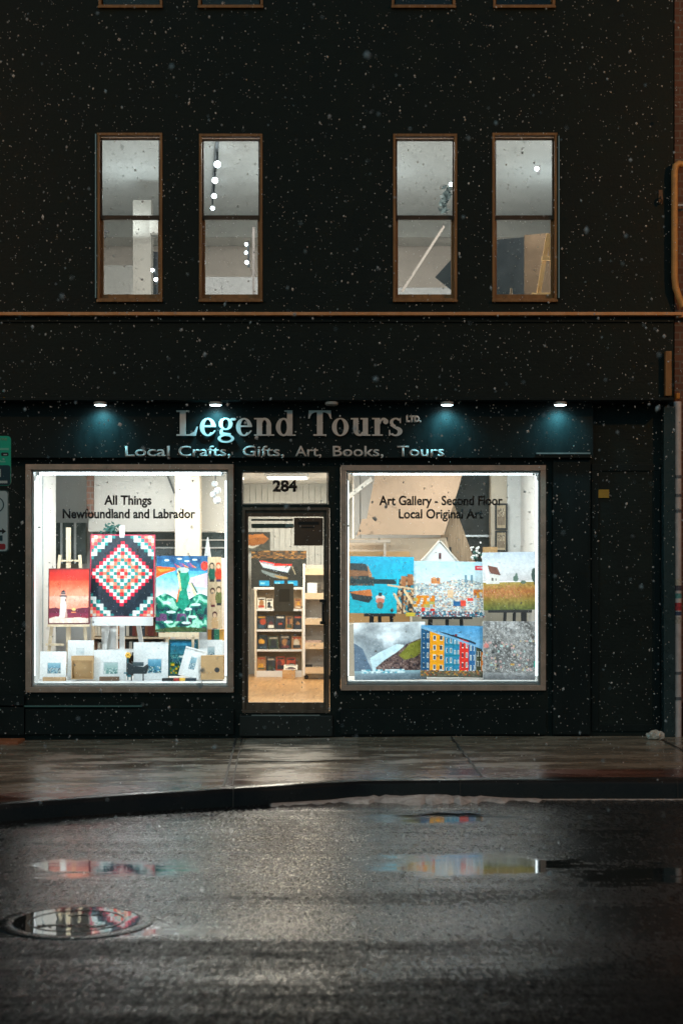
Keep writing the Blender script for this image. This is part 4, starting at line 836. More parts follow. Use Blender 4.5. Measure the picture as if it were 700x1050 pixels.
# ------------------------------------------------------------------ easels and stands
def easel(name, label, cat, pts, mt, w=.035, group=None, root_at=None):
    xs_ = [p[0] for p in pts]; e = thing(name, label, cat, root_at, group)
    for part, a, b, ww in pts: MB().bar(a, b, ww, ww*.7).build(part, mt, e, bevel=.002)
    return e
def P(px, py, y): return (X(px, y), y, Z(py, y))
easel('wooden_easel', 'light wooden easel holding the red lighthouse painting', 'easel', [('mast', P(70.5, 690, .72), P(70.5, 541, .74), .05), ('leg', P(47, 697, .70), P(62, 569, .73), .035), ('leg', P(91, 697, .70), P(82, 569, .73), .035), ('crossbar', P(63, 575, .705), P(82, 575, .705), .02), ('tray', P(49, 641.5, .58), P(92, 641.5, .58), .028), ('crossbar', P(47, 661, .68), P(66, 661, .68), .025)], PALE, root_at=(X(70, .7), .7, Z(698, .7)))
easel('white_easel', 'white painted easel under the patchwork quilt', 'easel', [('tray', P(95, 637, .74), P(157, 637, .74), .10), ('leg', P(104, 690, .86), P(111, 640, .86), .05), ('mast', P(125.5, 690, .88), P(125.5, 539, .9), .055), ('leg', P(150, 690, .86), P(142, 640, .86), .05), ('crossbar', P(100, 667, .90), P(155, 667, .90), .04)], WHT, root_at=(X(125, .86), .86, Z(698, .86)))
easel('tray_stand', 'pale wooden rail stand under the green sea painting', 'stand', [('tray', P(163, 651, .52), P(204, 651, .52), .05), ('leg', P(172, 697, .66), P(172, 653, .6), .03), ('leg', P(198, 697, .66), P(198, 653, .6), .03)], PALE, root_at=(X(185, .6), .6, Z(698, .6)))
EZ = 'small black easels under the prints'
easel('black_easel', 'black easel under the turquoise harbour print', 'easel', [('tray', P(373, 630.5, .93), P(405, 630.5, .93), .035), ('leg', P(378, 700, 1.0), P(381, 632, .98), .05), ('leg', P(391, 700, 1.0), P(389, 632, .98), .04), ('leg', P(404, 700, 1.0), P(401, 632, .98), .04)], BLK, group=EZ, root_at=(X(390, .98), .98, Z(698, .98)))
easel('black_easel', 'black easel under the print of the town on a hill', 'easel', [('tray', P(432, 633.6, .98), P(484, 633.6, .98), .03), ('leg', P(438, 700, 1.06), P(441, 635, 1.04), .05), ('leg', P(459, 700, 1.06), P(458, 635, 1.04), .04), ('leg', P(476, 700, 1.06), P(472.5, 635, 1.04), .04)], BLK, group=EZ, root_at=(X(458, 1.04), 1.04, Z(698, 1.04)))
easel('black_easel', 'black easel under the print of the white house on the moor', 'easel', [('tray', P(500, 626.8, .78), P(545, 626.8, .78), .03), ('leg', P(514, 700, .86), P(517.5, 628, .84), .035), ('leg', P(524.5, 700, .86), P(527, 628, .84), .035), ('leg', P(538, 700, .86), P(536.5, 628, .84), .06)], BLK, group=EZ, root_at=(X(527, .84), .84, Z(698, .84)))
y2 = 1.3
tag(MB().box(X(505, y2), X(512, y2), y2, y2+.1, Z(586, y2)-.45, Z(625, y2)).build('green_box', mat('green_box', (.03, .12, .07), .6), None), 'dark green box behind the legs under the moor print', 'box')
tag(MB().box(*sorted((X(416, .92), X(425.5, .92))), .92, .96, Z(632, .92), Z(628.3, .92)).build('yellow_block', mat('yellow_block', (.70, .52, .04), .5), None, bevel=.002), 'small yellow block at the lower right corner of the harbour print', 'block')

# ------------------------------------------------------------------ bagged prints, boxes and small things in the left window
def small_print(pal, seed, rect_=(.28, .42, .72, .78), bg='#eef0f0'):
    c = Cv(64, 64, bg); x0, y0, x1, y1_ = rect_; c.rect(x0-.02, y0-.02, x1+.02, y1_+.02, '#cdd2d4'); m_ = (c.U > x0) & (c.U < x1) & (c.V > y0) & (c.V < y1_); c.grad(y0, y1_, pal[:2], m_); c.speck(m_ & (c.V > (y0+y1_)/2), 30, pal, seed, 1, .8); c.tex(.02, 5, seed); return c
GP = 'white mounted prints along the bottom of the left window'
yb = .42
SLEEVE = mat('clear_sleeve', (.70, .74, .76), .12, coat=.6)
picture('mounted_print', 'white mounted print with a tiny blue harbour, first in the bottom row from the left', 'print', 41, 68, 668, 696, yb, small_print(['#9cc0cc', '#3a6a84', '#c8d4d0', '#8a6a4c', '#2f4c5c'], 1, (.30, .42, .78, .80)), 6, 0, .006, group=GP)
picture('mounted_print', 'white mounted print standing behind the folded brown box', 'print', 69, 95.5, 656.5, 696, .60, small_print(['#dfe4e4', '#c0ccd0', '#cfd8da'], 2, (.35, .22, .62, .36)), 6, .5, .006, group=GP)
picture('mounted_print', 'white mounted print with a grey-green picture, between the brown box and the black model', 'print', 96, 129.5, 666.5, 697, yb, small_print(['#b8c8c8', '#7a9a94', '#dfe6e2', '#4c7a7c'], 3, (.32, .42, .74, .80)), 6, 0, .006, group=GP)
picture('mounted_print', 'large white mounted print with a blue coast scene, left of the dark framed painting', 'print', 137, 172.5, 658.5, 697, .50, small_print(['#8ab8cc', '#2f6a84', '#5a8c8c', '#d8dcd0', '#1f3a4c'], 4, (.42, .46, .80, .82)), 6, -.5, .006, group=GP)
picture('mounted_print', 'small white mounted print peeking out above the right hand cardboard box', 'print', 204, 228, 656, 690, .62, small_print(['#c0ccd0', '#6a848c', '#3a5462'], 5, (.38, .22, .66, .56)), 6, 0, .006, group=GP)
c = Cv(70, 76); c.grad(0, .4, ['#2f7a9a', '#5aa2b4']); c.grad(.4, 1, ['#3a7a84', '#1f4a5c']); c.speck(c.V > .42, 34, ['#2c5c74', '#3f8a90', '#1b3c4c', '#8ab4a8'], 4, 1, .6); c.poly([(.3, .46), (.6, .42), (.9, .50), (.6, .56)], '#d8e0dc'); c.speck((c.U < .35) & (c.V > .65), 16, ['#e0b83a', '#5a8a3a', '#1f4a3a'], 5, 1, .8); c.rect(.62, .6, .76, .64, '#d8a08c'); c.tex(.1, 10, 3)
picture('coast_painting', 'blue coast painting in a dark teal frame, behind the tilted white frame', 'painting', 174.5, 201, 657.5, 691, .58, c, 6, 0, .02, border=mat('teal_frame', (.02, .09, .10), .4), bw=.022)
c = small_print(['#a8c0c8', '#4c7484', '#dfe6e6', '#7a8a94'], 8, (.36, .28, .66, .72))
picture('white_framed_print', 'white framed print tilted to the right, leaning on the cardboard box', 'print', 184, 203.5, 665.5, 693.5, .40, c, 8, 15, .018, border=WHT, bw=.014)
# boxes
def carton(px0, px1, r0, r1, y, name, label, hole=False, openface=True):
    t = thing(name, label, 'box', (X((px0+px1)/2, y), y, Z(r1, y))); x0, x1, z0, z1 = X(px0, y), X(px1, y), Z(r1, y), Z(r0, y); d = .16
    m_ = MB(); m_.box(x0, x1, y+d-.006, y+d, z0, z1); m_.box(x0, x0+.006, y, y+d-.006, z0, z1); m_.box(x1-.006, x1, y, y+d-.006, z0, z1); m_.box(x0+.006, x1-.006, y, y+d-.006, z0, z0+.006)
    if openface: m_.box(x0+.006, x1-.006, y+.05, y+.056, z0+.006, z1-.03)
    else: m_.box(x0+.006, x1-.006, y, y+.006, z0+.006, z1)
    m_.build('body', CARD, t)
    fl = MB().bar(((x0+x1)/2, y-.004, z1+.004), ((x0+x1)/2, y-.02, z1-.045), (x1-x0), .005) if openface else MB().box(x0, x1, y+.0, y+d, z1+.001, z1+.006)
    fl.build('flap', CARD, t)
    if hole:
        q = MB(); hx, hz = x0+(x1-x0)*.72, z0+(z1-z0)*.42; 
        pts = [(hx+.028*math.cos(2*math.pi*i/20), hz+.028*math.sin(2*math.pi*i/20)) for i in range(20)]; q.prism(pts, y-.003, y-.0008); q.build('round_plug', BLK, t)
    return t
carton(73.5, 95, 673, 696.5, .34, 'cardboard_box', 'open brown cardboard box with a folded flap near the lower left corner of the window')
carton(206, 229, 673, 697, .34, 'cardboard_box', 'closed brown cardboard box with a round black plug in the lower right corner', True, False)
GB = 'wooden blocks propping the prints'
WB = wood('block_wood', (.36, .22, .11), (.52, .34, .18), 4, (1, 6, 6))
tag(MB().box(X(44, .33), X(67, .33), .33, .39, Z(698.3, .33), Z(694.5, .33)).build('wood_block', WB, None, bevel=.003), 'thin light wooden block in front of the first mounted print', 'block', GB)
tag(MB().box(X(102, .33), X(122, .33), .33, .39, Z(698.3, .33), Z(694, .33)).build('wood_block', wood('block_dark', (.10, .055, .03), (.17, .10, .06), 4, (1, 6, 6)), None, bevel=.003), 'thin dark wooden block in front of the grey-green print', 'block', GB)
# model on the sill: black whale-like vehicle shape = small black model boat with coloured bits
mo = thing('model_boat', 'small black model boat on a wire stand between two white prints', 'model', (X(140, .36), .36, Z(698, .36)))
MB().prism([(X(a, .36), Z(b, .36)) for a, b in ((131, 691), (150, 691), (152.5, 684), (151, 681), (147, 684), (137, 683), (131.5, 679.5), (129.5, 682))], .36, .43).build('hull', mat('model_black', (.02, .03, .035), .35), mo, bevel=.006)
MB().box(X(136, .37), X(147, .37), .37, .42, Z(683, .37), Z(679, .37)).build('cabin', mat('model_grey', (.06, .09, .10), .4), mo, bevel=.004)
for a in (135, 147): MB().bar(P(a, 691, .39), P(a, 698, .39), .012).build('stand', BLK, mo)
tag(MB().sphere(P(131.5, 671.5, .44), .028, sz=1.0).build('yellow_ball', mat('yellow_float', (.85, .50, .08), .4), None, smooth=True), 'small yellow ball resting above the black model boat', 'ball') if False else None
fl_ = thing('paper_flower', 'small yellow and teal paper flower standing left of the black model boat', 'ornament', (X(132, .46), .46, Z(698, .46)))
MB().tube([P(131.5, 697.5, .46), P(131, 685, .46), P(131.5, 673, .46)], .006, 8).build('stem', mat('teal_stem', (.03, .22, .28), .5), fl_)
mb = MB()
for i in range(6): a = i*math.pi/3; mb.sphere((X(131.5, .455)+.020*math.cos(a), .455, Z(672, .455)+.020*math.sin(a)), .016, 8)
mb.build('petals', mat('yellow_petal', (.85, .48, .06), .5), fl_)
for a, b in ((128.5, 690), (133, 693)): MB().sphere(P(a, b, .45), .028, 10, sz=.5).build('leaf', MATS['teal_stem'], fl_)
# books lying and standing
bk = [('#1a1a1c', 166, 178), ('#a03028', 178, 184), ('#e0b040', 184, 190), ('#22303a', 190, 201)]
GBk = 'thin books lying along the front of the left window'
for (cc, a, b), lab in zip(bk, ('black thin book lying flat under the dark framed painting', 'short red book lying flat between a black and a yellow one', 'short yellow book lying flat beside the red one', 'navy book lying flat under the tilted white frame')):
    tag(MB().box(X(a, .31)+.002, X(b, .31)-.002, .31, .40, Z(698.3, .31), Z(695.6, .31)).build('book', mat('cover_'+cc[1:], tuple(srgb(hexc(cc))), .5), None, bevel=.001), lab, 'book', GBk)
for (cc, a, b), lab in zip((('#c8822a', 213, 217), ('#2a2a2a', 217, 219.5), ('#1f7a5c', 219.5, 225), ('#d8a040', 225, 229)), ('ochre book standing at the left end of the row below the doll banner', 'thin black book standing between the ochre and green books', 'green book standing below the doll banner', 'yellow book standing at the right end of the row below the doll banner')):
    tag(MB().box(X(a, .8)+.001, X(b, .8)-.001, .80, .92, Z(657, .8), Z(645.5, .8)).build('book', mat('cover_'+cc[1:], tuple(srgb(hexc(cc))), .5), None, bevel=.001), lab, 'book', 'books standing below the doll banner')
tag(MB().box(X(211, .78), X(231, .78), .78, .95, Z(698.5, .78), Z(657.2, .78)).build('white_plinth', WHT, None, bevel=.004), 'white plinth carrying the standing books in the right corner of the left window', 'plinth')
# felt cone
tag(MB().lathe((X(213, .95), .95, Z(600, .95)), [(.10, 0), (.075, .14), (.04, .32), (.012, .52), (.004, .55)], 20).build('felt_cone', mat('grey_felt', (.58, .57, .54), .9, bump=.5), None, smooth=True), 'tall pale grey felt cone behind the doll banner', 'ornament')
tag(MB().box(X(205, .95), X(222, .95), .86, 1.04, Z(698.5, .95), Z(600.1, .95)).build('tall_plinth', WHT, None, bevel=.004), 'tall white plinth under the grey felt cone', 'plinth')
# small plant on top of the quilt
pl = MB(); g2 = random.Random(9)
for i in range(60):
    q = Vector((X(114, .95)+g2.gauss(0, .05), .95+g2.gauss(0, .03), Z(543, .95)+g2.gauss(0, .03))); a = Vector((g2.gauss(0, 1), g2.gauss(0, 1), g2.gauss(0, 1))).normalized()*.03; b = a.cross(Vector((.3, 1, .2))).normalized()*.014
    pl.add([q-a, q+b, q+a, q-b], [(0, 1, 2, 3)])
pt = thing('potted_plant', 'small dark leafy plant showing just above the top edge of the quilt', 'plant', (X(114, .95), .95, Z(575, .95)))
pl.build('leaves', mat('plant_leaf', (.03, .12, .10), .5), pt); MB().lathe((X(114, .95), .95, Z(572, .95)), [(.05, 0), (.07, .18), (.06, .18)], 16).build('pot', WHT, pt); MB().box(X(105, .95), X(120, .95), .90, 1.05, Z(698.5, .95), Z(572.2, .95)).build('stand', WHT, pt)
# hanging globe fixture top right of left window
hg = thing('hanging_lamp', 'white cluster lamp hanging in the upper right corner of the left window', 'lamp', (X(221, .9), .9, Z(488, .9)))
MB().tube([(X(221, .9), .9, 3.09), P(221, 500, .9)], .006, 8).build('cord', BLK, hg)
for i, (a, b, r_) in enumerate(((220, 496, .035), (223, 503, .04), (218.5, 507, .035), (222.5, 513, .045))): MB().sphere(P(a, b, .9), r_, 14).build('globe', WHT, hg, smooth=True)

# ---- right window small things
gh = thing('model_house', 'small white gabled model house behind the town print', 'model', (X(450, 1.25), 1.25, Z(580, 1.25)))
MB().prism([(X(a, 1.25), Z(b, 1.25)) for a, b in ((432, 600), (468, 600), (468, 574), (450, 556), (432, 574))], 1.25, 1.45).build('walls', WHT, gh)
MB().bar(((X(429, 1.35)), 1.35, Z(578.5, 1.35)), ((X(450.4, 1.35)), 1.35, Z(554, 1.35)), .014, .26).build('roof', mat('warm_white', ()), gh); MB().bar(((X(471, 1.35)), 1.35, Z(578.5, 1.35)), ((X(449.8, 1.35)), 1.35, Z(554, 1.35)), .014, .26).build('roof', MATS['warm_white'], gh)
MB().box(X(449.5, 1.25), X(452, 1.25), 1.243, 1.2485, Z(573, 1.25), Z(567, 1.25)).build('window', mat('maroon', (.08, .02, .03), .5), gh)
vf = thing('vase_of_flowers', 'small bunch of white flowers in a copper pot beside the striped stair side', 'flowers', (X(487, 1.3), 1.3, Z(590, 1.3)))
g2 = random.Random(4); fl2 = MB(); lf2 = MB()
for i in range(26):
    q = (X(487, 1.3)+g2.gauss(0, .045), 1.3+g2.gauss(0, .03), Z(568, 1.3)+g2.gauss(0, .045)); (fl2 if i % 3 else lf2).sphere(q, g2.uniform(.010, .020), 8)
fl2.build('blossoms', WHT, vf); lf2.build('foliage', mat('plant_leaf', ()), vf); MB().lathe((X(484, 1.3), 1.3, Z(586, 1.3)), [(.03, 0), (.045, .08), (.04, .12)], 14).build('pot', mat('copper', (.5, .2, .09), .35, metal=.6), vf)
tag(MB().box(X(495, 1.7), X(509, 1.7), 1.62, 1.78, Z(586, 1.7), Z(561, 1.7)).build('carton', CARD, None, bevel=.003), 'brown carton beside the column behind the moor print', 'box')
def sepia(seed):
    c = Cv(30, 60, '#b8a890'); c.rect(.1, .12, .9, .88, '#8a7c6c'); c.speck((c.U > .1) & (c.U < .9) & (c.V > .12) & (c.V < .5), 20, ['#a89a86', '#6a5e52', '#c8bca8'], seed, 1, .8); c.tex(.08, 8, seed); return c
for r0, r1, lb in ((518, 541.5, 'upper of two sepia prints in black frames on the beige column'), (546, 564, 'lower of two sepia prints in black frames on the beige column')):
    picture('framed_print', lb, 'picture', 509, 518, r0, r1, 2.22, sepia(r0), 0, 0, .015, border=BLK, bw=.022, group='sepia prints on the column')
X, Z, S = X_, Z_, S_
for o_ in set(bpy.data.objects) - BEFORE:
    if o_.parent is None or o_.parent == B: o_.location.y += OFF
# ------------------------------------------------------------------ seen through the door
YS = 6.6
bc = thing('bookshelf', 'white bookshelf of face-out books standing on the wooden floor beyond the door', 'bookcase', (X(287, YS), YS+.15, .2))
bx0, bx1 = X(261, YS), X(311.5, YS); shz = [Z(r_, YS) for r_ in (604.5, 626.5, 647.5, 668, 690)]
SHW = mat('shelf_cream', (.74, .64, .50), .5, var=.05)
MB().box(bx0, bx0+.03, YS, YS+.30, .2, shz[0]).build('side', SHW, bc); MB().box(bx1-.03, bx1, YS, YS+.30, .2, shz[0]).build('side', SHW, bc); MB().box(bx0+.031, bx1-.031, YS+.28, YS+.30, .2, shz[0]-.002).build('back', mat('shelf_back', (.50, .36, .22), .6), bc)
MB().box(bx0-.01, bx1+.01, YS-.005, YS+.30, shz[0]+.001, shz[0]+.035).build('shelf', WHT, bc)
for z_ in shz[1:4]: MB().box(bx0+.031, bx1-.031, YS, YS+.279, z_, z_+.03).build('shelf', WHT, bc)
MB().box(bx0+.031, bx1-.031, YS, YS+.279, .201, shz[4]+.03).build('plinth', WHT, bc)
def cover(seed):
    g_ = np.random.default_rng(seed); P_ = ['#c8bfae', '#242426', '#a8502c', '#34505c', '#c89c40', '#5a2824', '#e0dcd0', '#3c4630', '#1c2630', '#a07a52', '#2c2a26', '#1a1c20']
    bg, a, b, e = [P_[i] for i in g_.choice(len(P_), 4, replace=False)]; c = Cv(14, 18, bg); c.rect(.08, .06, .92, .22, e); c.ell(g_.uniform(.35, .65), g_.uniform(.45, .7), g_.uniform(.2, .35), g_.uniform(.15, .3), a); c.rect(.1, g_.uniform(.6, .8), .9, .9, b); c.tex(.15, 5, seed); return c
GC = 'face-out books on the shelves beyond the door'
ix = 0; NAMES = [['far left', 'second', 'fourth', 'far right'], ['far left', 'second', 'middle', 'fourth', 'far right'], ['far left', 'second', 'third', 'far right'], ['far left', 'second', 'third', 'far right']]
LV = ['top', 'second', 'third', 'lowest']
slots = [[(264, 272), (273, 280), (282, 290), (302, 309)], [(263.5, 273), (274, 281.5), (282.5, 292), (293, 300), (301, 309.5)], [(264, 274), (275, 285.5), (287, 297.5), (299, 309.5)], [(263.5, 272.5), (273.5, 282), (283, 292), (293.5, 303)]]
for lv, row in enumerate(slots):
    for q, (a, b) in enumerate(row):
        ix += 1; zb_ = shz[lv+1]+.032; rb_ = 597 - (zb_-CH)*F/(D0+YS+.04)
        picture('book', '%s book on the %s shelf of the bookshelf beyond the door' % (NAMES[lv][q], LV[lv]), 'book', a, b, rb_-(11.5 if lv == 0 else 14.5)+(q % 2), rb_, YS+.04, cover(ix*7+3), 8, 0, .02, group=GC)
mb = MB().box(X(289.5, 6.3), X(302.5, 6.3), 6.3, 6.45, .203, Z(687, 6.3)).build('small_crate', wood('crate_wood', (.55, .32, .14), (.68, .44, .22), 3), None, bevel=.004); tag(mb, 'small light wooden crate on the floor in front of the bookshelf', 'crate')
picture('book', 'book lying on the small wooden crate in front of the bookshelf', 'book', 291, 305, 681, 687, 6.32, cover(99), 30, 0, .02, group=GC)
# cart on the right
ct = thing('display_cart', 'tall narrow wooden display cart on castors at the right, seen through the door', 'cart', (X(322, 6.0), 6.1, .2))
cx0, cx1, yc = X(310.5, 6.0), X(340, 6.0), 6.0; CW = mat('cart_wood', (.66, .50, .33), .5, var=.08)
MB().box(cx0, cx0+.03, yc, yc+.35, .26, Z(578, yc)).build('side', WHT, ct); MB().box(cx1-.03, cx1, yc, yc+.35, .26, Z(578, yc)).build('side', WHT, ct); MB().box(cx0+.031, cx1-.031, yc+.33, yc+.35, .26, Z(579, yc)).build('back', mat('cart_back', (.58, .52, .45), .6), ct)
for r_ in (583, 608, 634, 659, 684): MB().box(cx0+.031, cx1-.031, yc-.01, yc+.32, Z(r_+6.5, yc), Z(r_+5, yc)).box(cx0+.031, cx1-.031, yc-.01, yc+.005, Z(r_+5, yc)+.001, Z(r_, yc)).build('tray', CW, ct)
for a in (cx0+.05, cx1-.05): MB().lathe((a, yc+.05, .205), [(.02, 0), (.03, .02), (.03, .04), (.01, .055)], 12).build('castor', BLK, ct)
for r_, a, b, t, cc in ((608, 312, 314.5, 16, '#1c1c1e'), (608, 315, 325, 15, '#dfe4e6'), (608, 314, 323, 5, '#2a8aa8'), (634, 314, 326, 5, '#e8e8e6'), (659, 313, 329, 7, '#c8a898'), (684, 313, 320, 7, '#2c2c2c'), (684, 321, 330, 5, '#8a7a6a'), (583, 311.5, 331, 4, '#a4683c')):
    yy_ = 5.98+.12*((a*7) % 3)/3+.03
    tag(MB().box(X(a, yy_), X(b, yy_), yy_, yy_+.05, Z(r_+4.6, yc)+.002, Z(r_-t+4.6, yc)).build('boxed_item', mat('goods_'+cc[1:], tuple(srgb(hexc(cc))), .5, var=.3, scale=40), None, bevel=.002), {16: 'thin black box', 15: 'upright white card', 7: 'low pile of goods', 5: 'low small packet', 4: 'flat reddish parcel'}[t] + ' on the display cart, ' + {608: 'second tray', 634: 'third tray', 659: 'fourth tray', 684: 'lowest tray', 583: 'top tray'}[r_] + (' at the left' if a < 314 and r_ in (608, 684) else ' towards the right' if r_ in (608, 684) and a > 314.5 else ''), 'goods', 'goods on the display cart')
# boat pictures above the shelf
c = Cv(112, 76, '#2a2b26'); c.tex(.05, 4, 2); c.speck(c.V < .22, 26, ['#7a5a34', '#5a4428', '#93703f', '#3a3022'], 5, .7, .9); c.tex(.1, 8, 4, c.V < .25)
c.poly([(.14, .27), (.20, .26), (.45, .34), (.74, .36), (.66, .58), (.45, .55), (.22, .45)], '#c9dbe6'); c.poly([(.14, .27), (.20, .26), (.45, .34), (.74, .36), (.73, .405), (.42, .40), (.20, .33)], '#cc3a2c'); c.poly([(.2, .29), (.42, .36), (.4, .385), (.2, .32)], '#8ab0c4'); c.line(.22, .46, .64, .585, .010, '#1b2c44')
c.poly([(.18, .50), (.30, .56), (.55, .66), (.68, .72), (.60, .76), (.38, .70), (.2, .58)], '#7c8a8e'); c.poly([(.4, .64), (.66, .70), (.66, .76), (.5, .73)], '#a08a62'); c.line(.74, .42, .80, .62, .006, '#c8c0a8')
for x0 in (.15, .42, .66): c.rect(x0, .80, x0+.18, .93, '#2a9cc8'); c.rect(x0+.02, .83, x0+.10, .88, '#8fd0e6')
picture('rowing_boat_picture', 'dark picture of a white and red rowing boat standing on top of the bookshelf', 'picture', 257.5, 314, 564.5, 603.5, 6.72, c, 3, 0, .03, (.05, .05, .05))
c = Cv(44, 40, '#5a5c56'); c.grad(0, 1, ['#3a3630', '#6a6c66']); c.poly([(0, .15), (.7, .10), (.95, .35), (.75, .6), (.3, .75), (0, .7)], '#a8703c'); c.poly([(0, .15), (.7, .10), (.9, .3), (.4, .3), (0, .4)], '#c98a50'); c.poly([(0, .68), (.3, .74), (.6, .66), (.3, .86), (0, .82)], '#d8d8d0'); c.tex(.1, 8, 3)
picture('brown_boat_picture', 'smaller picture of a brown boat hung on the panelled wall, upper left beyond the door', 'picture', 252, 277, 545.5, 565, 7.25, c, 0, 0, .03)
# notices on the door glass
def notice(name, label, a, b, r0, r1, mt_, words=None):
    y3 = .028; t = MB().box(X(a, y3), X(b, y3), y3, y3+.0015, Z(r1, y3), Z(r0, y3)).build(name, mt_, None); tag(t, label, 'notice'); return t
nt1 = notice('dark_notice', 'large dark brown poster taped inside the upper right of the door glass', 301.5, 331.2, 531, 559.5, mat('dark_poster', (.11, .080, .058), .6, var=.15))
MB().box(X(305.5, .026), X(327, .026), .0255, .027, Z(538, .026), Z(534.8, .026)).build('print_line', LET, nt1); MB().box(X(309, .026), X(322, .026), .0255, .027, Z(541.4, .026), Z(540.2, .026)).build('print_line', LET, nt1)
nt2 = notice('grey_notice', 'small grey-brown notice hanging in the middle of the door glass', 281, 301, 598.5, 627, mat('notice_grey', (.42, .35, .26), .6, var=.12))
MB().box(X(286, .026), X(297, .026), .0255, .027, Z(617, .026), Z(604, .026)).build('print_block', mat('notice_block', (.26, .21, .15), .6), nt2)

# ------------------------------------------------------------------ fluorescent and ceiling lights
def area(name, loc, sx, sy, power, color, parent, rot=(0, 0, 0)):
    ld = bpy.data.lights.new(name, 'AREA'); ld.shape = 'RECTANGLE'; ld.size = sx; ld.size_y = sy; ld.energy = power; ld.color = color
    lo = bpy.data.objects.new(name, ld); col.objects.link(lo); lo.location = loc; lo.rotation_euler = rot; lo.parent = parent; lo.matrix_parent_inverse = parent_inv(parent); return lo
for px0, px1, lb, pw in ((38, 230, 'long fluorescent batten along the top of the left display window', 27), (359, 548, 'long fluorescent batten along the top of the right display window', 21)):
    y3 = .20; z3 = Z(485.5, y3); x0, x1 = X(px0, y3), X(px1, y3)
    t = thing('window_light', lb, 'light', ((x0+x1)/2, y3, z3+.1), 'fluorescent battens over the displays')
    MB().box(x0, x1, y3-.03, y3+.05, z3+.02, z3+.09).build('housing', WHT, t, bevel=.004); MB().tube([(x0+.03, y3+.01, z3), (x1-.03, y3+.01, z3)], .014, 12).build('tube', TUBE, t, smooth=True)
    for xe in (x0+.02, x1-.02): MB().box(xe-.012, xe+.012, y3-.01, y3+.03, z3-.02, z3+.0195).build('socket', WHT, t)
    area('tube_light', ((x0+x1)/2, y3+.01, z3-.02), x1-x0-.1, .05, pw*1.7, (.84, .96, 1.0), t, (R(38), 0, 0))
    # slim light strips up both jambs and along the sill, facing into the display
    zb, zt = Z(694, .08), Z(492, .08); xa_, xb_ = X(px0-2.5, .08), X(px1+3.5, .08) - .02
    for nm_, xx_, ang in (('left', xa_, 1), ('right', xb_, -1)):
        q = thing('light_strip', 'thin upright light strip on the %s jamb of the %s' % (nm_, lb.split(' of the ')[1]), 'light', (xx_, .08, zb), 'light strips on the window jambs')
        MB().box(xx_-.006, xx_+.006, .086, .104, zb, zt).build('channel', STEEL, q); MB().box(xx_-.007, xx_+.007, .070, .0855, zb+.01, zt-.01).build('diffuser', mat('strip_diffuser', (.9, .9, .9), .4, emit=(.86, .95, 1.0), estr=3.5), q)
        area('strip_light', (xx_+.03*ang, .315, (zb+zt)/2), .03, zt-zb, pw*.36, (.88, .96, 1.0), q, Euler((R(90), 0, R(-42*ang)), 'XYZ'))
def ceiling_panel(x, y, z, pw, colr, lb, s=.6):
    t = thing('ceiling_light', lb, 'light', (x, y, z), 'square ceiling lights'); MB().frame(x-s/2, x+s/2, y-s/2, y+s/2, .03, 0, .03)
    f = MB(); f.box(x-s/2, x+s/2, y-s/2, y+s/2, z-.05, z-.002); f.build('housing', WHT, t, bevel=.004); MB().box(x-s/2+.03, x+s/2-.03, y-s/2+.03, y+s/2-.03, z-.056, z-.051).build('diffuser', mat('panel_diffuser', (.9, .9, .9), .5, emit=colr, estr=3), t)
    area('panel_light', (x, y, z-.06), s-.1, s-.1, pw, colr, t)
ceiling_panel(-2.3, 2.0, 3.099, 26, (1, .98, .94), 'square ceiling light above the left display'); ceiling_panel(-.75, 2.0, 3.099, 60, (1, .90, .76), 'square ceiling light just inside the door')
ceiling_panel(-.75, 5.3, 3.099, 75, (1, .88, .72), 'square ceiling light over the bookshelf aisle'); ceiling_panel(1.2, 1.6, 3.099, 12, (1, .93, .84), 'square ceiling light above the right display')

# upstairs: track lights, ladder, boards
yu = 5.0
def bulb_at(px, py, y, r_px, parent, e=True): return MB().sphere(P(px, py, y), r_px*.64*S(y), 14).build('bulb', BULB, parent, smooth=True)
tr = thing('track_light', 'row of bright round track lights running back along the ceiling in the second upper window', 'light', P(222, 160, 3))
def ceil_y(py, drop=.18):  # depth where a row meets a height just under the ceiling
    return (7.0 - drop - CH) * F / (597 - py) - D0
for (a, b, r_) in ((223, 168.5, 5.2), (220.5, 185, 4.6), (219.5, 201, 4.0), (218, 213.5, 3.2)):
    y3 = ceil_y(b); MB().bar((X(a, y3), y3, Z(b, y3)+.05), (X(a, y3), y3, 7.01), .02).build('stem', BLK, tr); bulb_at(a, b, y3, r_, tr)
pts_ = [ceil_y(150), ceil_y(216)]; MB().bar((X(223.5, pts_[0]), pts_[0], 6.99), (X(218, pts_[1]), pts_[1], 6.99), .04, .03).build('track', BLK, tr)
def small_lights(lb, lst, y):
    t = thing('spot_lights', lb, 'light', P(lst[0][0], lst[0][1], y)); 
    MB().bar((X(lst[0][0]+2, y+.05), y+.05, Z(lst[0][1], y)+.05), (X(lst[-1][0]+2, y+.05), y+.05, Z(lst[-1][1], y)-.05), .03).build('mount', BLK, t)
    for a, b, r_ in lst: bulb_at(a, b, y, r_, t)
small_lights('two small bright lamps low at the right side of the first upper window', [(156.5, 277, 2.8), (160, 286.5, 3.0)], 2.2)
small_lights('three small lamps stacked at the right of the second upper window', [(252.5, 250.5, 2.6), (252.3, 259, 2.4), (253, 269, 3.0)], 3.0)
small_lights('single bright lamp near the top right of the fourth upper window', [(549.8, 173, 3.4)], 2.6)
small_lights('single lamp at the right edge of the third upper window', [(462, 189, 3.2)], 2.4)
yd = 2.9
hp = MB(); g2 = random.Random(12)
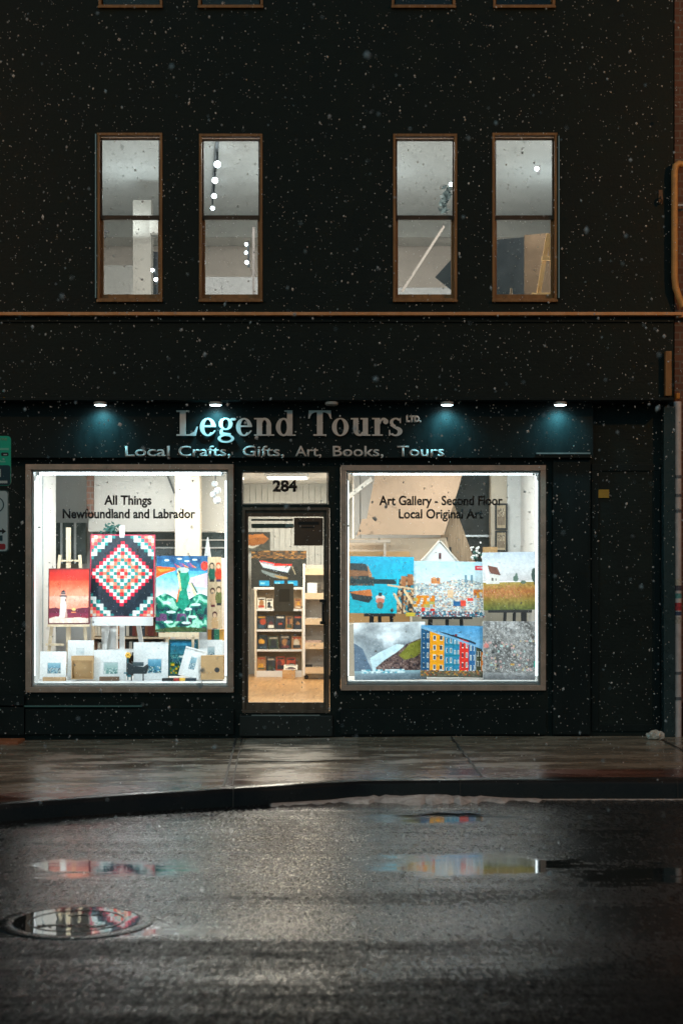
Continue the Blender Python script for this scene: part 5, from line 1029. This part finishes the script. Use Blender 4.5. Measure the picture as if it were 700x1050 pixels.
for i in range(70): 
    t_ = g2.random(); q = Vector((X(459 - 5*t_ + g2.gauss(0, 2.0), yd), yd + g2.gauss(0, .05), Z(193 + 26*t_, yd))); a = Vector((g2.gauss(0, 1), g2.gauss(0, 1), g2.gauss(0, 1))).normalized()*.045; b = a.cross(Vector((.3, 1, .2))).normalized()*.02; hp.add([q-a, q+b, q+a, q-b], [(0, 1, 2, 3)])
tag(hp.build('hanging_plant', mat('dusk_leaf', (.05, .07, .07), .5), None), 'dark trailing plant hanging at the right of the third upper window', 'plant')
MB().box(X(136.5, 4.5), X(155, 4.5), 4.5, 4.75, 4.152, Z(205, 4.5)).build('upper_column', mat('upper_column_paint', (.32, .295, .26), .6, var=.05), B)
MB().box(X(154, 4.3), X(172, 4.3), 4.25, 4.35, Z(240, 4.3), Z(226, 4.3)).build('upper_beam', MATS['beam_paint'], B)
MB().box(X(96, 5.2), X(137, 5.2), 5.2, 5.3, 4.152, Z(272, 5.2)).build('half_wall', mat('half_wall_paint', (.42, .40, .37), .6, var=.05), B)
MB().box(X(157, 4.9), X(172, 4.9), 4.9, 5.0, 4.153, Z(258, 4.9)).build('dark_panel', mat('dark_panel', (.03, .03, .035), .5), B)  # solid dark box, no hole behind it
MB().bar(P(104, 236, 3.5), P(112, 238, 3.5), .03).bar(P(108, 238, 3.5), P(107, 245, 3.5), .03).build('bracket', BLK, B)
tag(MB().bar(P(260, 304, 3.0), P(260, 233, 3.0), .028).build('upright_pole', mat('grey_pole', (.16, .14, .13), .5), None), 'thin grey pole standing at the right of the second upper window', 'pole')
MB().box(X(205, 4.5), X(268, 4.5), 4.5, 4.6, 4.153, Z(284, 4.5)).build('half_wall', mat('grey_half_wall', (.26, .255, .25), .6, var=.1), B)
tag(MB().bar(P(412, 299, 2.6), P(455, 232, 3.0), .030, .02).build('leaning_pole', mat('pale_pole', (.26, .22, .19), .5), None), 'pale pole leaning diagonally across the lower half of the third upper window', 'pole')
tag(MB().prism([(X(a, 2.5), Z(b, 2.5)) for a, b in ((446, 284), (466, 300), (466, 262))], 2.5, 2.53).build('dark_canvas', mat('dark_canvas', (.012, .015, .016), .5), None), 'dark angular board at the lower right of the third upper window', 'board')
MB().box(X(400, 4.5), X(470, 4.5), 4.5, 4.6, 4.153, Z(295, 4.5)).build('half_wall', MATS['grey_half_wall'], B)
tag(MB().prism([(X(a, 2.4), Z(b, 2.4)) for a, b in ((505, 312), (537, 312), (537, 243), (506, 246))], 2.4, 2.45).build('dark_board', mat('slate_board', (.018, .022, .025), .5, var=.2), None), 'large dark slate board leaning in the fourth upper window', 'board')
tag(MB().prism([(X(a, 2.6), Z(b, 2.6)) for a, b in ((537.3, 312), (572, 312), (572, 238), (537.3, 241))], 2.6, 2.65).build('brown_board', mat('brown_board', (.12, .072, .036), .5, var=.35, scale=3), None), 'brown board standing beside the slate board in the fourth upper window', 'board')
lt = thing('studio_easel', 'tall ochre wooden easel at the right of the fourth upper window', 'easel', P(556, 308, 1.6))
OCH = wood('ochre_wood', (.66, .38, .13), (.80, .50, .22), 3, (6, 6, 1))
for nm, a, b, w_ in (('leg', P(551, 306, 1.6), P(562, 240, 1.7), .05), ('leg', P(569, 306, 1.6), P(563, 240, 1.7), .05), ('crossbar', P(555, 265, 1.58), P(566, 265, 1.58), .05), ('tray', P(545, 302.5, 1.55), P(570, 302.5, 1.55), .05)): MB().bar(a, b, w_, .03).build(nm, OCH, lt, bevel=.003)
cd = thing('candle', 'small pale candle standing on the sill of the fourth upper window', 'candle', P(523.5, 305.5, .3))
MB().lathe((X(523.7, .3), .3, Z(305.5, .3)), [(.018, 0), (.018, .05), (.013, .055), (.013, .10), (.004, .105)], 14).build('wax', mat('candle_wax', (.78, .58, .40), .5), cd, smooth=True); MB().tube([(X(523.7, .3), .3, Z(305.5, .3)+.105), (X(523.7, .3), .3, Z(305.5, .3)+.12)], .002, 6).build('wick', BLK, cd)
MB().box(X(100), X(570), WT+.002, .42, Z(306, .3)-.06, Z(305.6, .3)-.001).build('window_board', mat('window_board', (.5, .48, .44), .5), B)
for i, (x_, pw) in enumerate(((-2.75, 42), (-.55, 38), (.35, 38), (2.75, 34))):
    ld = ('first', 'second', 'third', 'fourth')[i]
    t = thing('ceiling_light', 'round frosted ceiling light upstairs behind the %s upper window' % ld, 'light', (x_, 2.2, 7.0), 'round ceiling lights upstairs')
    MB().lathe((x_, 2.2, 6.93), [(.10, 0), (.16, .03), (.17, .085)], 20).build('housing', WHT, t, smooth=True); area('room_light', (x_, 2.2, 6.90), .3, .3, pw*2.2, (1, .97, .93), t)
    area('added_ceiling_fill', (x_, 4.2, 6.2), .3, .3, pw*.15, (.85, .96, 1), t, (R(180), 0, 0))  # added lamp without a fixture, brightens the upstairs ceiling

# ------------------------------------------------------------------ street lamps at either side (out of frame), the orange light on the ledges
def street_lamp(x, y, power, lb):
    t = thing('street_lamp', lb, 'street lamp', (x, y, 0), 'sodium street lamps along the kerb')
    MB().tube([(x, y, ROADZ), (x, y, 4), (x, y, 7.3)], .08, 14, radii=[.10, .075, .055]).build('pole', STEEL, t, smooth=True)
    MB().tube([(x, y, 7.25), (x, y-.3, 7.6), (x, y-1.0, 7.75)], .035, 10).build('arm', STEEL, t, smooth=True)
    MB().lathe((x, y-1.2, 7.62), [(.10, 0), (.16, .05), (.15, .12), (.04, .18)], 18).build('head', STEEL, t, smooth=True); MB().lathe((x, y-1.2, 7.55), [(.03, 0), (.09, .03), (.095, .068)], 16).build('lens', mat('sodium_lens', (.9, .6, .3), .4, emit=(1, .45, .10), estr=20), t)
    ld = bpy.data.lights.new('sodium_light', 'POINT'); ld.energy = power; ld.color = (1, .42, .10); ld.shadow_soft_size = .12
    lo = bpy.data.objects.new('sodium_light', ld); col.objects.link(lo); lo.location = (x, y-1.2, 7.45); lo.parent = t; lo.matrix_parent_inverse = parent_inv(t)
street_lamp(-7.2, -4.5, SOD_L, 'sodium street lamp on a grey pole beyond the left edge of the photo'); street_lamp(7.6, -4.6, SOD_R, 'sodium street lamp on a grey pole beyond the right edge of the photo')

# ------------------------------------------------------------------ falling snow
g3 = np.random.default_rng(77); sn = MB()
def flake(x, y, z, r):
    q = g3.normal(size=3); s1, s2, s3 = r*g3.uniform(.7, 1.2), r*g3.uniform(.6, 1.1), r*g3.uniform(.8, 1.4); a = g3.uniform(0, 3); t = g3.uniform(-.5, .5)
    ca, sa, ct_, st_2 = math.cos(a), math.sin(a), math.cos(t), math.sin(t)
    V = [(s1, 0, 0), (-s1, 0, 0), (0, s2, 0), (0, -s2, 0), (0, 0, s3), (0, 0, -s3)]; out = []
    for vx, vy, vz in V:
        vx, vy = vx*ca - vy*sa, vx*sa + vy*ca; vx, vz = vx*ct_ - vz*st_2, vx*st_2 + vz*ct_; out.append((x+vx, y+vy, z+vz))
    o = len(sn.v); sn.v += out; F8 = [(0, 2, 4), (2, 1, 4), (1, 3, 4), (3, 0, 4), (2, 0, 5), (1, 2, 5), (3, 1, 5), (0, 3, 5)]; sn.f += [tuple(i+o for i in f) for f in F8]; sn.mi += [0]*8
for i in range(N_SNOW):
    # even in the air between the street and the facade, denser eddies near the wall
    y = -g3.random()**1.5 * 11.0 - .35; wx = 4.4 * (D0 + y)/D0 + .8; x = g3.uniform(-wx, wx); z = g3.uniform(-.1, 8.4)
    if (y < -3.5 and z < .3) or (y < -6.5 and i % 4): continue
    flake(x, y, z, .0033 * math.exp(g3.normal() * .50))
SNOW = bpy.data.materials.new('snowflakes'); SNOW.use_nodes = True; nt = SNOW.node_tree; nt.nodes.clear(); out = nt.nodes.new('ShaderNodeOutputMaterial'); d1 = nt.nodes.new('ShaderNodeBsdfDiffuse'); d2 = nt.nodes.new('ShaderNodeBsdfTranslucent'); mx_ = nt.nodes.new('ShaderNodeMixShader')
d1.inputs[0].default_value = d2.inputs[0].default_value = (.9, .92, .92, 1); mx_.inputs[0].default_value = .3; nt.links.new(d1.outputs[0], mx_.inputs[1]); nt.links.new(d2.outputs[0], mx_.inputs[2]); nt.links.new(mx_.outputs[0], out.inputs[0])
so_ = sn.build('falling_snow', SNOW); tag(so_, kind='stuff')

# ------------------------------------------------------------------ sky, moonlight, camera
w = bpy.data.worlds.new('World'); scene.world = w; w.use_nodes = True; nt = w.node_tree; bg = nt.nodes['Background']
sky = nt.nodes.new('ShaderNodeTexSky'); sky.sky_type = 'NISHITA'; sky.sun_disc = False; sky.sun_elevation = R(SKY_EL); sky.sun_rotation = R(200); sky.air_density = 1.0; sky.dust_density = 2.0; sky.ozone_density = 5.0
tn = nt.nodes.new('ShaderNodeMix'); tn.data_type = 'RGBA'; tn.blend_type = 'MULTIPLY'; tn.inputs[0].default_value = 1; tn.inputs[7].default_value = (.62, 1.0, .92, 1); nt.links.new(sky.outputs[0], tn.inputs[6]); nt.links.new(tn.outputs[2], bg.inputs[0]); bg.inputs[1].default_value = SKY_S
sd = bpy.data.lights.new('moon', 'SUN'); sd.energy = .02; sd.angle = R(12); sd.color = (.75, .9, 1); so2 = bpy.data.objects.new('moon', sd); col.objects.link(so2); so2.rotation_euler = (R(35), 0, R(20))
cam = bpy.data.cameras.new('camera'); co = bpy.data.objects.new('camera', cam); col.objects.link(co); scene.camera = co
co.location = (0, -D0, CH); co.rotation_euler = (R(90), 0, 0); cam.sensor_fit = 'VERTICAL'; cam.sensor_height = 36; cam.lens = 36*F/1050; cam.shift_y = (597-525)/1050; cam.clip_end = 1000; cam.clip_start = .05
cam.dof.use_dof = True; cam.dof.focus_distance = D0 - .1; cam.dof.aperture_fstop = 2.6; cam.dof.aperture_blades = 0
scene.view_settings.view_transform = 'Standard'; scene.view_settings.look = 'None'; scene.view_settings.exposure = 0; scene.view_settings.gamma = 1
scene.render.engine = 'CYCLES'; cy = scene.cycles; cy.use_denoising = True; cy.denoiser = 'OPENIMAGEDENOISE'; cy.max_bounces = 8; cy.diffuse_bounces = 3; cy.glossy_bounces = 4; cy.transparent_max_bounces = 24; cy.sample_clamp_indirect = 4; cy.caustics_reflective = False; cy.use_light_tree = True
